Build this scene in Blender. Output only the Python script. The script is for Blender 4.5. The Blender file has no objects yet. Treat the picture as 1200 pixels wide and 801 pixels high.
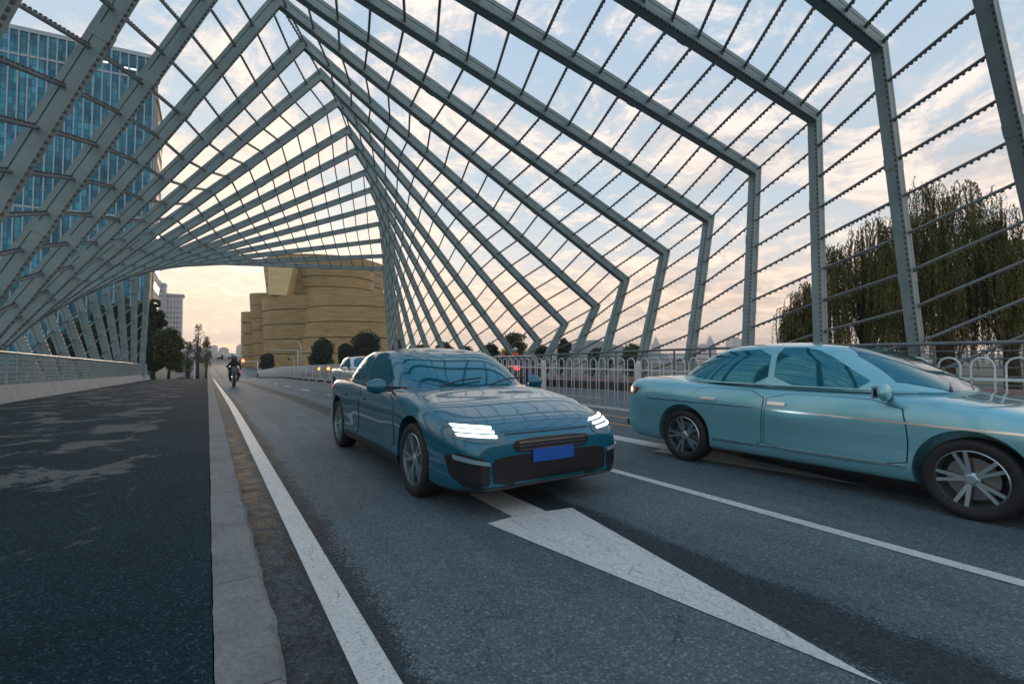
import bpy, bmesh, math, random
from mathutils import Vector, Matrix, Quaternion
from mathutils.bvhtree import BVHTree
R = math.radians
random.seed(7)
scn = bpy.context.scene
COL = scn.collection

# ------------------------------------------------------------------ camera
cam_d = bpy.data.cameras.new("camera")
cam = bpy.data.objects.new("camera", cam_d)
COL.objects.link(cam)
cam.location = (0, 0, 1.3)
cam.rotation_euler = (R(90 + 1.97), 0, R(-32.18))
cam_d.sensor_width = 36
cam_d.lens = 17.01
cam_d.clip_start = 0.05
cam_d.clip_end = 9000
scn.camera = cam

# ------------------------------------------------------------------ exposure
scn.view_settings.view_transform = 'Standard'
scn.view_settings.look = 'None'
scn.view_settings.exposure = 0.15
scn.view_settings.gamma = 1
scn.cycles.use_denoising = True
scn.cycles.max_bounces = 5
scn.cycles.volume_bounces = 0

# ------------------------------------------------------------------ sky
SUN_EL, SUN_AZ = 7.0, 6.0     # degrees; azimuth from +Y towards +X
world = bpy.data.worlds.new("World")
scn.world = world
world.use_nodes = True
nt = world.node_tree
nt.nodes.clear()
def N(t, typ, **kw):
    n = t.nodes.new(typ)
    for k, v in kw.items():
        setattr(n, k, v)
    return n
def L(t, a, b):
    t.links.new(a, b)
def math_n(t, op, a=None, b=None, clamp=False):
    n = N(t, 'ShaderNodeMath', operation=op)
    n.use_clamp = clamp
    for i, v in enumerate((a, b)):
        if v is None: continue
        if isinstance(v, (int, float)): n.inputs[i].default_value = v
        else: L(t, v, n.inputs[i])
    return n.outputs[0]
def mixc(t, fac, a, b, mode='MIX'):
    n = N(t, 'ShaderNodeMix', data_type='RGBA', blend_type=mode)
    for i, v in ((0, fac), (6, a), (7, b)):
        if isinstance(v, (int, float)): n.inputs[i].default_value = v
        elif isinstance(v, tuple): n.inputs[i].default_value = (*v, 1)
        else: L(t, v, n.inputs[i])
    return n.outputs[2]
def ramp(t, fac, stops, interp='LINEAR'):
    n = N(t, 'ShaderNodeValToRGB')
    cr = n.color_ramp
    cr.interpolation = interp
    while len(cr.elements) < len(stops): cr.elements.new(0.5)
    for e, (p, c) in zip(cr.elements, stops):
        e.position = p
        e.color = (*c, 1) if isinstance(c, tuple) else (c, c, c, 1)
    L(t, fac, n.inputs[0])
    return n.outputs[0]
def noise(t, vec, scale, detail=4, rough=0.5, dist=0.0):
    n = N(t, 'ShaderNodeTexNoise')
    n.inputs['Scale'].default_value = scale
    n.inputs['Detail'].default_value = detail
    n.inputs['Roughness'].default_value = rough
    n.inputs['Distortion'].default_value = dist
    if vec is not None: L(t, vec, n.inputs['Vector'])
    return n.outputs[0]

out = N(nt, 'ShaderNodeOutputWorld')
bg = N(nt, 'ShaderNodeBackground')
L(nt, bg.outputs[0], out.inputs[0])
bg.inputs[1].default_value = 0.115
sky = N(nt, 'ShaderNodeTexSky', sky_type='NISHITA')
sky.sun_disc = False
sky.sun_elevation = R(SUN_EL)
sky.sun_rotation = R(SUN_AZ)
sky.altitude = 50
sky.air_density = 1.0
sky.dust_density = 2.0
sky.ozone_density = 1.5
tc = N(nt, 'ShaderNodeTexCoord')
sep = N(nt, 'ShaderNodeSeparateXYZ')
L(nt, tc.outputs['Generated'], sep.inputs[0])
X_, Y_, Z_ = sep.outputs
zz = math_n(nt, 'MAXIMUM', Z_, 0.0)
den = math_n(nt, 'ADD', zz, 0.16)
cmb = N(nt, 'ShaderNodeCombineXYZ')
L(nt, math_n(nt, 'DIVIDE', X_, den), cmb.inputs[0])
L(nt, math_n(nt, 'DIVIDE', Y_, den), cmb.inputs[1])
P = cmb.outputs[0]
big = noise(nt, P, 0.75, 3, 0.5, 0.3)
med = noise(nt, P, 3.4, 10, 0.70, 0.6)
fin = noise(nt, P, 13, 7, 0.75, 0.8)
dens = math_n(nt, 'ADD', math_n(nt, 'MULTIPLY', big, 0.55), math_n(nt, 'MULTIPLY', med, 0.62))
dens = math_n(nt, 'ADD', dens, math_n(nt, 'MULTIPLY', fin, 0.26))
# more cover near the horizon
dens = math_n(nt, 'ADD', dens, math_n(nt, 'MULTIPLY', math_n(nt, 'SUBTRACT', 0.42, zz), 0.16))
mask = ramp(nt, dens, [(0.64, 0.0), (0.80, 1.0)], 'EASE')
# angle to the sun glow
sv = Vector((math.sin(R(SUN_AZ)) * math.cos(R(SUN_EL)), math.cos(R(SUN_AZ)) * math.cos(R(SUN_EL)), math.sin(R(SUN_EL))))
dot = N(nt, 'ShaderNodeVectorMath', operation='DOT_PRODUCT')
L(nt, tc.outputs['Generated'], dot.inputs[0])
dot.inputs[1].default_value = sv
glow = math_n(nt, 'POWER', math_n(nt, 'MAXIMUM', dot.outputs['Value'], 0.0), 5.0)
elev_col = ramp(nt, zz, [(0.0, (10.2, 7.6, 5.8)), (0.10, (10.4, 8.3, 6.4)), (0.22, (9.8, 8.6, 7.4)),
                         (0.42, (9.0, 8.4, 7.9)), (0.8, (8.4, 8.1, 8.0))])
shade = ramp(nt, med, [(0.36, (0.52, 0.55, 0.63)), (0.60, (1.12, 1.08, 1.04))])
cloud = mixc(nt, 1.0, elev_col, shade, 'MULTIPLY')
cloud = mixc(nt, 1.0, cloud, (.86, .85, .87), 'MULTIPLY')
cloud = mixc(nt, math_n(nt, 'MULTIPLY', glow, 0.40), cloud, (13.5, 10.6, 7.4))
clear = ramp(nt, zz, [(0.0, (9.6, 7.2, 5.6)), (0.12, (8.0, 7.2, 6.7)), (0.3, (5.2, 6.2, 7.0)), (0.7, (3.7, 5.2, 6.9))])
clear = mixc(nt, 0.15, clear, sky.outputs[0])
skyc = mixc(nt, mask, clear, cloud)
# below the horizon: dim
low = ramp(nt, math_n(nt, 'ADD', Z_, 0.5), [(0.46, (1.2, 1.3, 1.4)), (0.5, (1, 1, 1))])
lown = math_n(nt, 'GREATER_THAN', Z_, -0.02)
fin_c = mixc(nt, lown, (1.2, 1.3, 1.4), skyc)
L(nt, fin_c, bg.inputs[0])

sun_d = bpy.data.lights.new("sun", 'SUN')
sun_d.energy = 1.0
sun_d.angle = R(12)
sun_d.color = (1.0, 0.78, 0.55)
sun = bpy.data.objects.new("sun", sun_d)
COL.objects.link(sun)
sun.rotation_euler = (-sv).to_track_quat('-Z', 'Y').to_euler()

# ------------------------------------------------------------------ helpers
def tag(o, label=None, cat=None, group=None, kind=None):
    if label: o['label'] = label
    if cat: o['category'] = cat
    if group: o['group'] = group
    if kind: o['kind'] = kind
    return o
def empty(name, loc=(0, 0, 0), rz=0, parent=None):
    o = bpy.data.objects.new(name, None)
    o.empty_display_size = 0.2
    COL.objects.link(o)
    o.location = loc
    o.rotation_euler = (0, 0, rz)
    if parent: o.parent = parent
    return o
def copy_tree(o, parent=None):
    c = o.copy()
    COL.objects.link(c)
    if parent: c.parent = parent
    for ch in list(KIDS.get(o.name, [])):
        k = copy_tree(ch, c)
        KIDS.setdefault(c.name, []).append(k)
    return c
KIDS = {}
class MB:
    def __init__(s): s.v, s.f, s.m = [], [], []
    def add(s, vs, fs, mi=0):
        b = len(s.v)
        s.v += [tuple(v) for v in vs]
        s.f += [tuple(b + i for i in f) for f in fs]
        s.m += [mi] * len(fs)
    def box(s, c, d, rz=0, mi=0, M=None):
        x, y, z = d[0] / 2, d[1] / 2, d[2] / 2
        vs = [Vector((a * x, b * y, e * z)) for a in (-1, 1) for b in (-1, 1) for e in (-1, 1)]
        if M is not None: vs = [M @ v for v in vs]
        if rz:
            q = Matrix.Rotation(rz, 3, 'Z'); vs = [q @ v for v in vs]
        c = Vector(c)
        s.add([v + c for v in vs], [(0, 1, 3, 2), (4, 6, 7, 5), (0, 4, 5, 1), (2, 3, 7, 6), (0, 2, 6, 4), (1, 5, 7, 3)], mi)
    def tube(s, a, b, r, n=8, r2=None, cap=True, mi=0):
        a, b = Vector(a), Vector(b)
        r2 = r if r2 is None else r2
        d = (b - a)
        if d.length < 1e-6: return
        d.normalize()
        u = d.orthogonal().normalized(); w = d.cross(u)
        vs = []
        for p, rr in ((a, r), (b, r2)):
            for i in range(n):
                t = 2 * math.pi * i / n
                vs.append(p + (u * math.cos(t) + w * math.sin(t)) * rr)
        fs = [(i, (i + 1) % n, n + (i + 1) % n, n + i) for i in range(n)]
        if cap: fs += [tuple(reversed(range(n))), tuple(range(n, 2 * n))]
        s.add(vs, fs, mi)
    def path(s, pts, r, n=8, mi=0, radii=None):
        pts = [Vector(p) for p in pts]
        k = len(pts)
        d0 = (pts[1] - pts[0]).normalized()
        u = d0.orthogonal().normalized()
        vs = []
        for i, p in enumerate(pts):
            d = (pts[min(i + 1, k - 1)] - pts[max(i - 1, 0)]).normalized()
            u = (u - d * u.dot(d)).normalized(); w = d.cross(u)
            rr = radii[i] if radii else r
            for j in range(n):
                t = 2 * math.pi * j / n
                vs.append(p + (u * math.cos(t) + w * math.sin(t)) * rr)
        fs = []
        for i in range(k - 1):
            for j in range(n):
                fs.append((i * n + j, i * n + (j + 1) % n, (i + 1) * n + (j + 1) % n, (i + 1) * n + j))
        fs += [tuple(reversed(range(n))), tuple(range((k - 1) * n, k * n))]
        s.add(vs, fs, mi)
    def lathe(s, prof, axis='z', n=24, c=(0, 0, 0), mi=0, a0=0, a1=2 * math.pi):
        c = Vector(c); vs = []
        full = abs(a1 - a0 - 2 * math.pi) < 1e-6
        m = n if full else n + 1
        for (r, h) in prof:
            for i in range(m):
                t = a0 + (a1 - a0) * i / n
                x, y = r * math.cos(t), r * math.sin(t)
                vs.append(c + (Vector((x, y, h)) if axis == 'z' else Vector((h, x, y))))
        fs = []
        for k in range(len(prof) - 1):
            for i in range(n):
                j = (i + 1) % m
                fs.append((k * m + i, k * m + j, (k + 1) * m + j, (k + 1) * m + i))
        s.add(vs, fs, mi)
    def quad(s, a, b, c, d, mi=0): s.add([a, b, c, d], [(0, 1, 2, 3)], mi)
    def build(s, name, mat, parent=None, smooth=False, kind=None, loc=None, rz=0):
        me = bpy.data.meshes.new(name)
        me.from_pydata(s.v, [], s.f)
        mats = mat if isinstance(mat, (list, tuple)) else [mat]
        for m in mats: me.materials.append(m)
        me.polygons.foreach_set('material_index', s.m)
        if smooth: me.polygons.foreach_set('use_smooth', [True] * len(s.f))
        me.update()
        o = bpy.data.objects.new(name, me)
        COL.objects.link(o)
        if parent:
            o.parent = parent
            KIDS.setdefault(parent.name, []).append(o)
        if kind: o['kind'] = kind
        if loc is not None: o.location = loc
        if rz: o.rotation_euler = (0, 0, rz)
        return o
def auto_smooth(o, ang=35):
    me = o.data
    me.polygons.foreach_set('use_smooth', [True] * len(me.polygons))
    try: me.set_sharp_from_angle(angle=R(ang))
    except Exception: pass

# ------------------------------------------------------------------ materials
def base_mat(name, col=(.5, .5, .5), rough=.5, metal=0, spec=.5, coat=0):
    m = bpy.data.materials.new(name)
    m.use_nodes = True
    b = m.node_tree.nodes['Principled BSDF']
    b.inputs['Base Color'].default_value = (*col, 1)
    b.inputs['Roughness'].default_value = rough
    b.inputs['Metallic'].default_value = metal
    b.inputs['Specular IOR Level'].default_value = spec
    b.inputs['Coat Weight'].default_value = coat
    b.inputs['Coat Roughness'].default_value = .04
    return m
def noisy(name, c1, c2, scale=5, rough=.5, metal=0, spec=.5, detail=5, lo=.35, hi=.65, bump=0, bscale=60, coat=0, rvar=0, stretch=None):
    m = base_mat(name, c1, rough, metal, spec, coat)
    t = m.node_tree; b = t.nodes['Principled BSDF']
    co = N(t, 'ShaderNodeTexCoord').outputs['Object']
    if stretch:
        mp = N(t, 'ShaderNodeMapping'); L(t, co, mp.inputs[0]); mp.inputs['Scale'].default_value = stretch
        co = mp.outputs[0]
    nz = noise(t, co, scale, detail, .6)
    L(t, ramp(t, nz, [(lo, c1), (hi, c2)]), b.inputs['Base Color'])
    if rvar:
        L(t, ramp(t, nz, [(lo, rough), (hi, min(1, rough + rvar))]), b.inputs['Roughness'])
    if bump:
        bp = N(t, 'ShaderNodeBump'); bp.inputs['Strength'].default_value = bump; bp.inputs['Distance'].default_value = .01
        L(t, noise(t, co, bscale, 3, .6), bp.inputs['Height']); L(t, bp.outputs[0], b.inputs['Normal'])
    return m
def emit_mat(name, col, s, base=(.8, .8, .8)):
    m = base_mat(name, base, .2)
    b = m.node_tree.nodes['Principled BSDF']
    b.inputs['Emission Color'].default_value = (*col, 1)
    b.inputs['Emission Strength'].default_value = s
    return m
STEEL = noisy('painted_steel', (.175, .275, .295), (.265, .375, .395), 1.3, .48, 0, .5, 6, .3, .7, rvar=.12)
# rust blooms on the painted steel
t = STEEL.node_tree; b = t.nodes['Principled BSDF']
co = N(t, 'ShaderNodeTexCoord').outputs['Object']
rm = ramp(t, noise(t, co, 1.1, 8, .72), [(.635, 0.0), (.68, 1.0)])
src = b.inputs['Base Color'].links[0].from_socket
streak = noise(t, co, 9, 5, .7)
c = mixc(t, ramp(t, streak, [(.45, 0.0), (.75, .35)]), src, (.20, .24, .235))
L(t, mixc(t, math_n(t, 'MULTIPLY', rm, .7), c, (.20, .10, .05)), b.inputs['Base Color'])
ROD = noisy('rod_paint', (.11, .145, .155), (.17, .21, .22), 2, .5)
LUMP = base_mat('strip_lamps', (.06, .07, .07), .5)
RAILM = noisy('railing_paint', (.24, .30, .31), (.32, .38, .38), 3, .45)
RAILTOP = noisy('handrail_metal', (.42, .44, .43), (.50, .51, .50), 3, .35, .3)
DARKRAIL = noisy('dark_rail_paint', (.10, .15, .17), (.15, .20, .22), 3, .4)
WHITEP = noisy('fence_white_paint', (.55, .60, .61), (.68, .72, .72), 4, .4)
RUBBER = base_mat('rubber', (.015, .016, .018), .7)
BLACKPL = base_mat('black_trim', (.012, .013, .016), .35)
CHROME = base_mat('bright_metal', (.65, .68, .70), .16, 1)
ALLOY = base_mat('wheel_alloy', (.42, .55, .60), .28, .85)
def glass_mat(name, col):
    return base_mat(name, col, .04, 0, .9)
TINT = base_mat('tinted_glass', (.015, .17, .24), .05, .6, .9)
TINT2 = glass_mat('dark_tinted_glass', (.010, .022, .030))
def paint(name, col, metal=.35, flake=1.12):
    m = base_mat(name, col, .26, metal, .5, 1.0)
    t = m.node_tree; b = t.nodes['Principled BSDF']
    co = N(t, 'ShaderNodeTexCoord').outputs['Object']
    c2 = tuple(min(1, k * flake) for k in col)
    L(t, ramp(t, noise(t, co, 1.1, 3, .5), [(.35, col), (.65, c2)]), b.inputs['Base Color'])
    return m
P_TEAL = paint('teal_car_paint', (.001, .125, .20))
P_SILV = paint('pale_teal_car_paint', (.19, .49, .58), .45)
P_WHITE = paint('white_car_paint', (.62, .66, .66), .1)
P_NAVY = paint('navy_van_paint', (.015, .035, .07), .2)
P_RED = paint('red_car_paint', (.35, .03, .03), .2)
LED = emit_mat('headlamp_light', (.85, .97, 1.0), 5.0)
TAIL = emit_mat('tail_lamp_light', (1.0, .05, .06), 2.2, (.5, .02, .02))
AMBER = emit_mat('amber_light', (1.0, .33, .05), 2.6, (.8, .3, .05))
REDL = emit_mat('red_signal_light', (1.0, .12, .04), 6.0, (.8, .1, .05))
LENS = base_mat('lamp_housing', (.10, .16, .18), .08, .4, .8)
PLATE = base_mat('blue_plate', (.01, .09, .42), .35)

# ------------------------------------------------------------------ deck profile
def D(y):
    if y <= 10: return 0.0
    if y <= 20: return -.001 * (y - 10) ** 2
    if y <= 60: return -.1 - .02 * (y - 20)
    if y <= 110: return -.9 - .034 * (y - 60)
    return -2.6
YS = [-14 + 1.0 * i for i in range(125)] + [112, 130, 160, 200, 260, 330]
def strip(mb, x0, x1, z, ys=YS, nx=1, mi=0):
    xs = [x0 + (x1 - x0) * i / nx for i in range(nx + 1)]
    vs = [(x, y, D(y) + z) for y in ys for x in xs]
    fs = []
    for j in range(len(ys) - 1):
        for i in range(nx):
            a = j * (nx + 1) + i
            fs.append((a, a + 1, a + nx + 2, a + nx + 1))
    mb.add(vs, fs, mi)
def wall(mb, x, z0, z1, ys=YS, flip=False):
    vs = []
    for y in ys: vs += [(x, y, D(y) + z0), (x, y, D(y) + z1)]
    fs = [(2 * j, 2 * j + 1, 2 * j + 3, 2 * j + 2) if not flip else (2 * j, 2 * j + 2, 2 * j + 3, 2 * j + 1) for j in range(len(ys) - 1)]
    mb.add(vs, fs)
def solid_strip(name, x0, x1, z0, z1, mat, ys=YS, kind='structure', z1b=None):
    mb = MB()
    z1b = z1 if z1b is None else z1b
    vs = []
    for y in ys:
        d = D(y)
        vs += [(x0, y, d + z0), (x0, y, d + z1), (x1, y, d + z1b), (x1, y, d + z0)]
    fs = []
    for j in range(len(ys) - 1):
        a, c = 4 * j, 4 * j + 4
        fs += [(a, c, c + 1, a + 1), (a + 1, c + 1, c + 2, a + 2), (a + 2, c + 2, c + 3, a + 3), (a + 3, c + 3, c, a)]
    n = 4 * (len(ys) - 1)
    fs += [(0, 1, 2, 3), (n + 3, n + 2, n + 1, n)]
    mb.add(vs, fs)
    return mb.build(name, mat, kind=kind)

# asphalt with aggregate, tyre-worn lanes, repaired dark seams and sandy stains
def asphalt():
    m = base_mat('road_asphalt', (.1, .1, .1), .8, 0, .25)
    t = m.node_tree; b = t.nodes['Principled BSDF']
    co = N(t, 'ShaderNodeTexCoord').outputs['Object']
    s = N(t, 'ShaderNodeSeparateXYZ'); L(t, co, s.inputs[0])
    X, Y = s.outputs[0], s.outputs[1]
    vor = N(t, 'ShaderNodeTexVoronoi'); vor.inputs['Scale'].default_value = 95; L(t, co, vor.inputs['Vector'])
    sp = N(t, 'ShaderNodeSeparateColor'); L(t, vor.outputs['Color'], sp.inputs[0])
    agg = ramp(t, sp.outputs[0], [(0.0, (.022, .046, .062)), (.45, (.058, .098, .124)), (.85, (.120, .178, .208)), (1.0, (.34, .36, .37))])
    fine = noise(t, co, 240, 3, .7)
    agg = mixc(t, .5, agg, ramp(t, fine, [(.3, (.050, .080, .098)), (.7, (.135, .178, .200))]))
    patch = noise(t, co, .55, 6, .6)
    agg = mixc(t, 1.0, agg, ramp(t, patch, [(.3, (.78, .80, .82)), (.7, (1.18, 1.16, 1.14))]), 'MULTIPLY')
    # tyre paths polished pale
    mp = N(t, 'ShaderNodeMapping'); L(t, co, mp.inputs[0]); mp.inputs['Scale'].default_value = (1, .06, 1)
    tr = noise(t, mp.outputs[0], 2.2, 4, .55)
    agg = mixc(t, 1.0, agg, ramp(t, tr, [(.32, (.80, .82, .84)), (.68, (1.2, 1.18, 1.16))]), 'MULTIPLY')
    wob = noise(t, co, 1.6, 7, .65)
    wobf = noise(t, co, 22, 4, .7)
    Xw = math_n(t, 'ADD', X, math_n(t, 'MULTIPLY', math_n(t, 'SUBTRACT', wob, .5), .30))
    Xw = math_n(t, 'ADD', Xw, math_n(t, 'MULTIPLY', math_n(t, 'SUBTRACT', wobf, .5), .16))
    Xw = math_n(t, 'ADD', Xw, math_n(t, 'MULTIPLY', math_n(t, 'SUBTRACT', sp.outputs[2], .5), .10))
    def band(lo, hi, w=.015):
        a = N(t, 'ShaderNodeMapRange'); a.inputs[1].default_value = lo - w; a.inputs[2].default_value = lo + w; L(t, Xw, a.inputs[0])
        c = N(t, 'ShaderNodeMapRange'); c.inputs[1].default_value = hi - w; c.inputs[2].default_value = hi + w; L(t, Xw, c.inputs[0])
        return math_n(t, 'SUBTRACT', a.outputs[0], c.outputs[0], True)
    dark = math_n(t, 'MAXIMUM', band(.47, .80), band(2.34, 2.82, .03))
    dark = math_n(t, 'MAXIMUM', dark, math_n(t, 'MULTIPLY', band(8.6, 9.1, .05), .6))
    dk = mixc(t, 1.0, agg, (.20, .23, .25), 'MULTIPLY')
    c = mixc(t, math_n(t, 'MULTIPLY', dark, .92), agg, dk)
    # gutter beside the kerb: dark grit with orange sand
    gut = band(.20, .46, .02)
    gp = noise(t, co, 3.2, 6, .7)
    c = mixc(t, math_n(t, 'MULTIPLY', gut, ramp(t, gp, [(.36, 1.0), (.56, .45)])), c, (.018, .022, .026))
    ys = N(t, 'ShaderNodeMapRange'); ys.inputs[1].default_value = 3.2; ys.inputs[2].default_value = 5.5; L(t, Y, ys.inputs[0])
    ye = N(t, 'ShaderNodeMapRange'); ye.inputs[1].default_value = 9.0; ye.inputs[2].default_value = 12.0; L(t, Y, ye.inputs[0])
    reg = math_n(t, 'SUBTRACT', ys.outputs[0], ye.outputs[0], True)
    sand = math_n(t, 'MULTIPLY', math_n(t, 'MULTIPLY', gut, reg), ramp(t, noise(t, co, 4.5, 6, .7), [(.42, 0.0), (.58, .85)]))
    c = mixc(t, sand, c, (.30, .20, .12))
    # hairline cracks and sealed joints
    cn = noise(t, co, .62, 9, .62, .5)
    ck = ramp(t, math_n(t, 'ABSOLUTE', math_n(t, 'SUBTRACT', cn, .5)), [(.0015, .75), (.0035, 0.0)])
    ck = math_n(t, 'MULTIPLY', ck, ramp(t, noise(t, co, .45, 2, .5), [(.46, 0.0), (.56, 1.0)]))
    c = mixc(t, ck, c, (.012, .015, .018))
    oil = ramp(t, noise(t, mp.outputs[0], 5.5, 6, .7), [(.60, 0.0), (.74, .5)])
    c = mixc(t, oil, c, (.03, .042, .052))
    L(t, c, b.inputs['Base Color'])
    bp = N(t, 'ShaderNodeBump'); bp.inputs['Strength'].default_value = .75; bp.inputs['Distance'].default_value = .004
    h = math_n(t, 'ADD', math_n(t, 'MULTIPLY', vor.outputs['Distance'], 1.0), math_n(t, 'MULTIPLY', fine, .6))
    L(t, h, bp.inputs['Height']); L(t, bp.outputs[0], b.inputs['Normal'])
    L(t, ramp(t, sp.outputs[1], [(0, .55), (1, .95)]), b.inputs['Roughness'])
    return m
ASPH = asphalt()
def walk_mat():
    m = base_mat('footway_asphalt', (.03, .05, .06), .9, 0, .12)
    t = m.node_tree; b = t.nodes['Principled BSDF']
    co = N(t, 'ShaderNodeTexCoord').outputs['Object']
    vor = N(t, 'ShaderNodeTexVoronoi'); vor.inputs['Scale'].default_value = 120; L(t, co, vor.inputs['Vector'])
    sp = N(t, 'ShaderNodeSeparateColor'); L(t, vor.outputs['Color'], sp.inputs[0])
    agg = ramp(t, sp.outputs[0], [(0, (.003, .011, .018)), (.6, (.006, .024, .035)), (.93, (.016, .047, .063)), (1, (.045, .10, .125))])
    agg = mixc(t, 1.0, agg, ramp(t, noise(t, co, .8, 5, .6), [(.3, (.8, .8, .8)), (.7, (1.25, 1.25, 1.25))]), 'MULTIPLY')
    mp = N(t, 'ShaderNodeMapping'); L(t, co, mp.inputs[0]); mp.inputs['Scale'].default_value = (1, .8, 1)
    p = noise(t, mp.outputs[0], 1.15, 7, .68, .4)
    g = noise(t, co, 28, 4, .7)
    p = math_n(t, 'ADD', p, math_n(t, 'MULTIPLY', math_n(t, 'SUBTRACT', g, .5), .10))
    s = N(t, 'ShaderNodeSeparateXYZ'); L(t, co, s.inputs[0])
    yy = N(t, 'ShaderNodeMapRange'); yy.inputs[1].default_value = 3.0; yy.inputs[2].default_value = 4.0; L(t, s.outputs[1], yy.inputs[0])
    xx = N(t, 'ShaderNodeMapRange'); xx.inputs[1].default_value = -.3; xx.inputs[2].default_value = -.8; L(t, s.outputs[0], xx.inputs[0])
    p = math_n(t, 'SUBTRACT', p, math_n(t, 'MULTIPLY', math_n(t, 'SUBTRACT', 1.0, math_n(t, 'MULTIPLY', yy.outputs[0], xx.outputs[0])), .16))
    wm = ramp(t, p, [(.525, 0.0), (.565, .85)])
    c = mixc(t, wm, agg, mixc(t, g, (.085, .10, .105), (.17, .165, .15)))
    L(t, c, b.inputs['Base Color'])
    bp = N(t, 'ShaderNodeBump'); bp.inputs['Strength'].default_value = .6; bp.inputs['Distance'].default_value = .003
    L(t, vor.outputs['Distance'], bp.inputs['Height']); L(t, bp.outputs[0], b.inputs['Normal'])
    return m
WALK = walk_mat()
def concrete(name, c1, c2, joint=1.0, axis=1, jc=(.05, .055, .06)):
    m = noisy(name, c1, c2, 2.2, .8, 0, .3, 8, .3, .7, .35, 90)
    t = m.node_tree; b = t.nodes['Principled BSDF']
    co = N(t, 'ShaderNodeTexCoord').outputs['Object']
    s = N(t, 'ShaderNodeSeparateXYZ'); L(t, co, s.inputs[0])
    fr = math_n(t, 'FRACT', math_n(t, 'DIVIDE', s.outputs[axis], joint))
    j = math_n(t, 'LESS_THAN', fr, .010 / joint)
    src = b.inputs['Base Color'].links[0].from_socket
    sp = ramp(t, noise(t, co, 40, 5, .7), [(.35, (.72, .72, .72)), (.65, (1.15, 1.15, 1.15))])
    c = mixc(t, 1.0, src, sp, 'MULTIPLY')
    st = ramp(t, noise(t, co, 6, 6, .75), [(.55, 0.0), (.72, .6)])
    c = mixc(t, st, c, (.08, .085, .085))
    L(t, mixc(t, math_n(t, 'MULTIPLY', j, .8), c, jc), b.inputs['Base Color'])
    return m
KERB = concrete('kerb_concrete', (.13, .145, .15), (.235, .245, .24), 1.0)
GRAN = concrete('granite_coping', (.34, .34, .335), (.46, .455, .44), 1.6)
PAVE = concrete('red_paving', (.16, .10, .095), (.22, .14, .13), .6)
DARKK = concrete('dark_kerb', (.05, .055, .06), (.08, .085, .09), 1.0)
def road_paint(name, col, wear=.55):
    m = base_mat(name, col, .6, 0, .4)
    t = m.node_tree; b = t.nodes['Principled BSDF']
    co = N(t, 'ShaderNodeTexCoord').outputs['Object']
    n1 = noise(t, co, 55, 5, .75)
    mp = N(t, 'ShaderNodeMapping'); L(t, co, mp.inputs[0]); mp.inputs['Scale'].default_value = (1, .16, 1)
    n2 = noise(t, mp.outputs[0], 26, 6, .75)
    n3 = noise(t, co, 2.5, 5, .6)
    dirt = mixc(t, n3, tuple(k * .72 for k in col), col)
    dirt = mixc(t, 1.0, dirt, ramp(t, n1, [(.3, .70), (.6, 1.05)]), 'MULTIPLY')
    w = math_n(t, 'ADD', math_n(t, 'MULTIPLY', n1, .45), math_n(t, 'MULTIPLY', n2, .55))
    w = ramp(t, w, [(.40, wear), (.47, 0.0)])
    vor = N(t, 'ShaderNodeTexVoronoi'); vor.feature = 'DISTANCE_TO_EDGE'; vor.inputs['Scale'].default_value = 3.3; L(t, co, vor.inputs['Vector'])
    cr = ramp(t, vor.outputs['Distance'], [(.0, .55), (.012, 0.0)])
    w = math_n(t, 'MAXIMUM', w, math_n(t, 'MULTIPLY', cr, ramp(t, n3, [(.45, 0.0), (.6, 1.0)])))
    L(t, mixc(t, w, dirt, (.10, .115, .125)), b.inputs['Base Color'])
    bp = N(t, 'ShaderNodeBump'); bp.inputs['Strength'].default_value = .5; bp.inputs['Distance'].default_value = .003
    L(t, n1, bp.inputs['Height']); L(t, bp.outputs[0], b.inputs['Normal'])
    return m
WPAINT = road_paint('white_road_paint', (.66, .69, .68))
YPAINT = road_paint('yellow_road_paint', (.55, .30, .04), .7)

# ------------------------------------------------------------------ ground
GRND = noisy('ground_earth_grass', (.035, .05, .03), (.07, .08, .05), .15, .9, bump=.3, bscale=4)
mb = MB(); S = 4000
mb.quad((-S, -400, -2.75), (S, -400, -2.75), (S, S, -2.75), (-S, S, -2.75))
mb.build('ground', GRND, kind='structure')
mb = MB(); strip(mb, .26, 14.5, 0, nx=2); mb.build('road', ASPH, kind='structure')
YN = [y for y in YS if y <= 110]
mb = MB(); rk = random.Random(3); vs = []; fs = []
yk = sorted(set([-3 + .06 * i for i in range(260)] + [y for y in YS if y < -3 or y > 12.6]))
w1 = w2 = 0
for y in yk:
    d = D(y); w1 = w1 * .75 + rk.gauss(0, .0035); w2 = w2 * .6 + rk.gauss(0, .0016)
    chip = rk.uniform(.008, .022) if rk.random() < .05 else 0
    vs += [(.046 + w2, y, d - .25), (.046 + w2, y, d + .12), (.262 + w1 - chip, y, d + .12), (.284 + w1, y, d + .098 - chip), (.292 + w1 * .5, y, d - .25)]
for j in range(len(yk) - 1):
    a, c = 5 * j, 5 * j + 5
    for q in range(4): fs.append((a + q, c + q, c + q + 1, a + q + 1))
mb.add(vs, fs); mb.build('kerb', KERB, kind='structure')
solid_strip('footway', -4.80, .040, -.3, .115, WALK)
solid_strip('granite_coping', -4.97, -4.803, -1.0, .125, GRAN, ys=[y for y in YS if y <= 62], z1b=.125)
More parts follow.
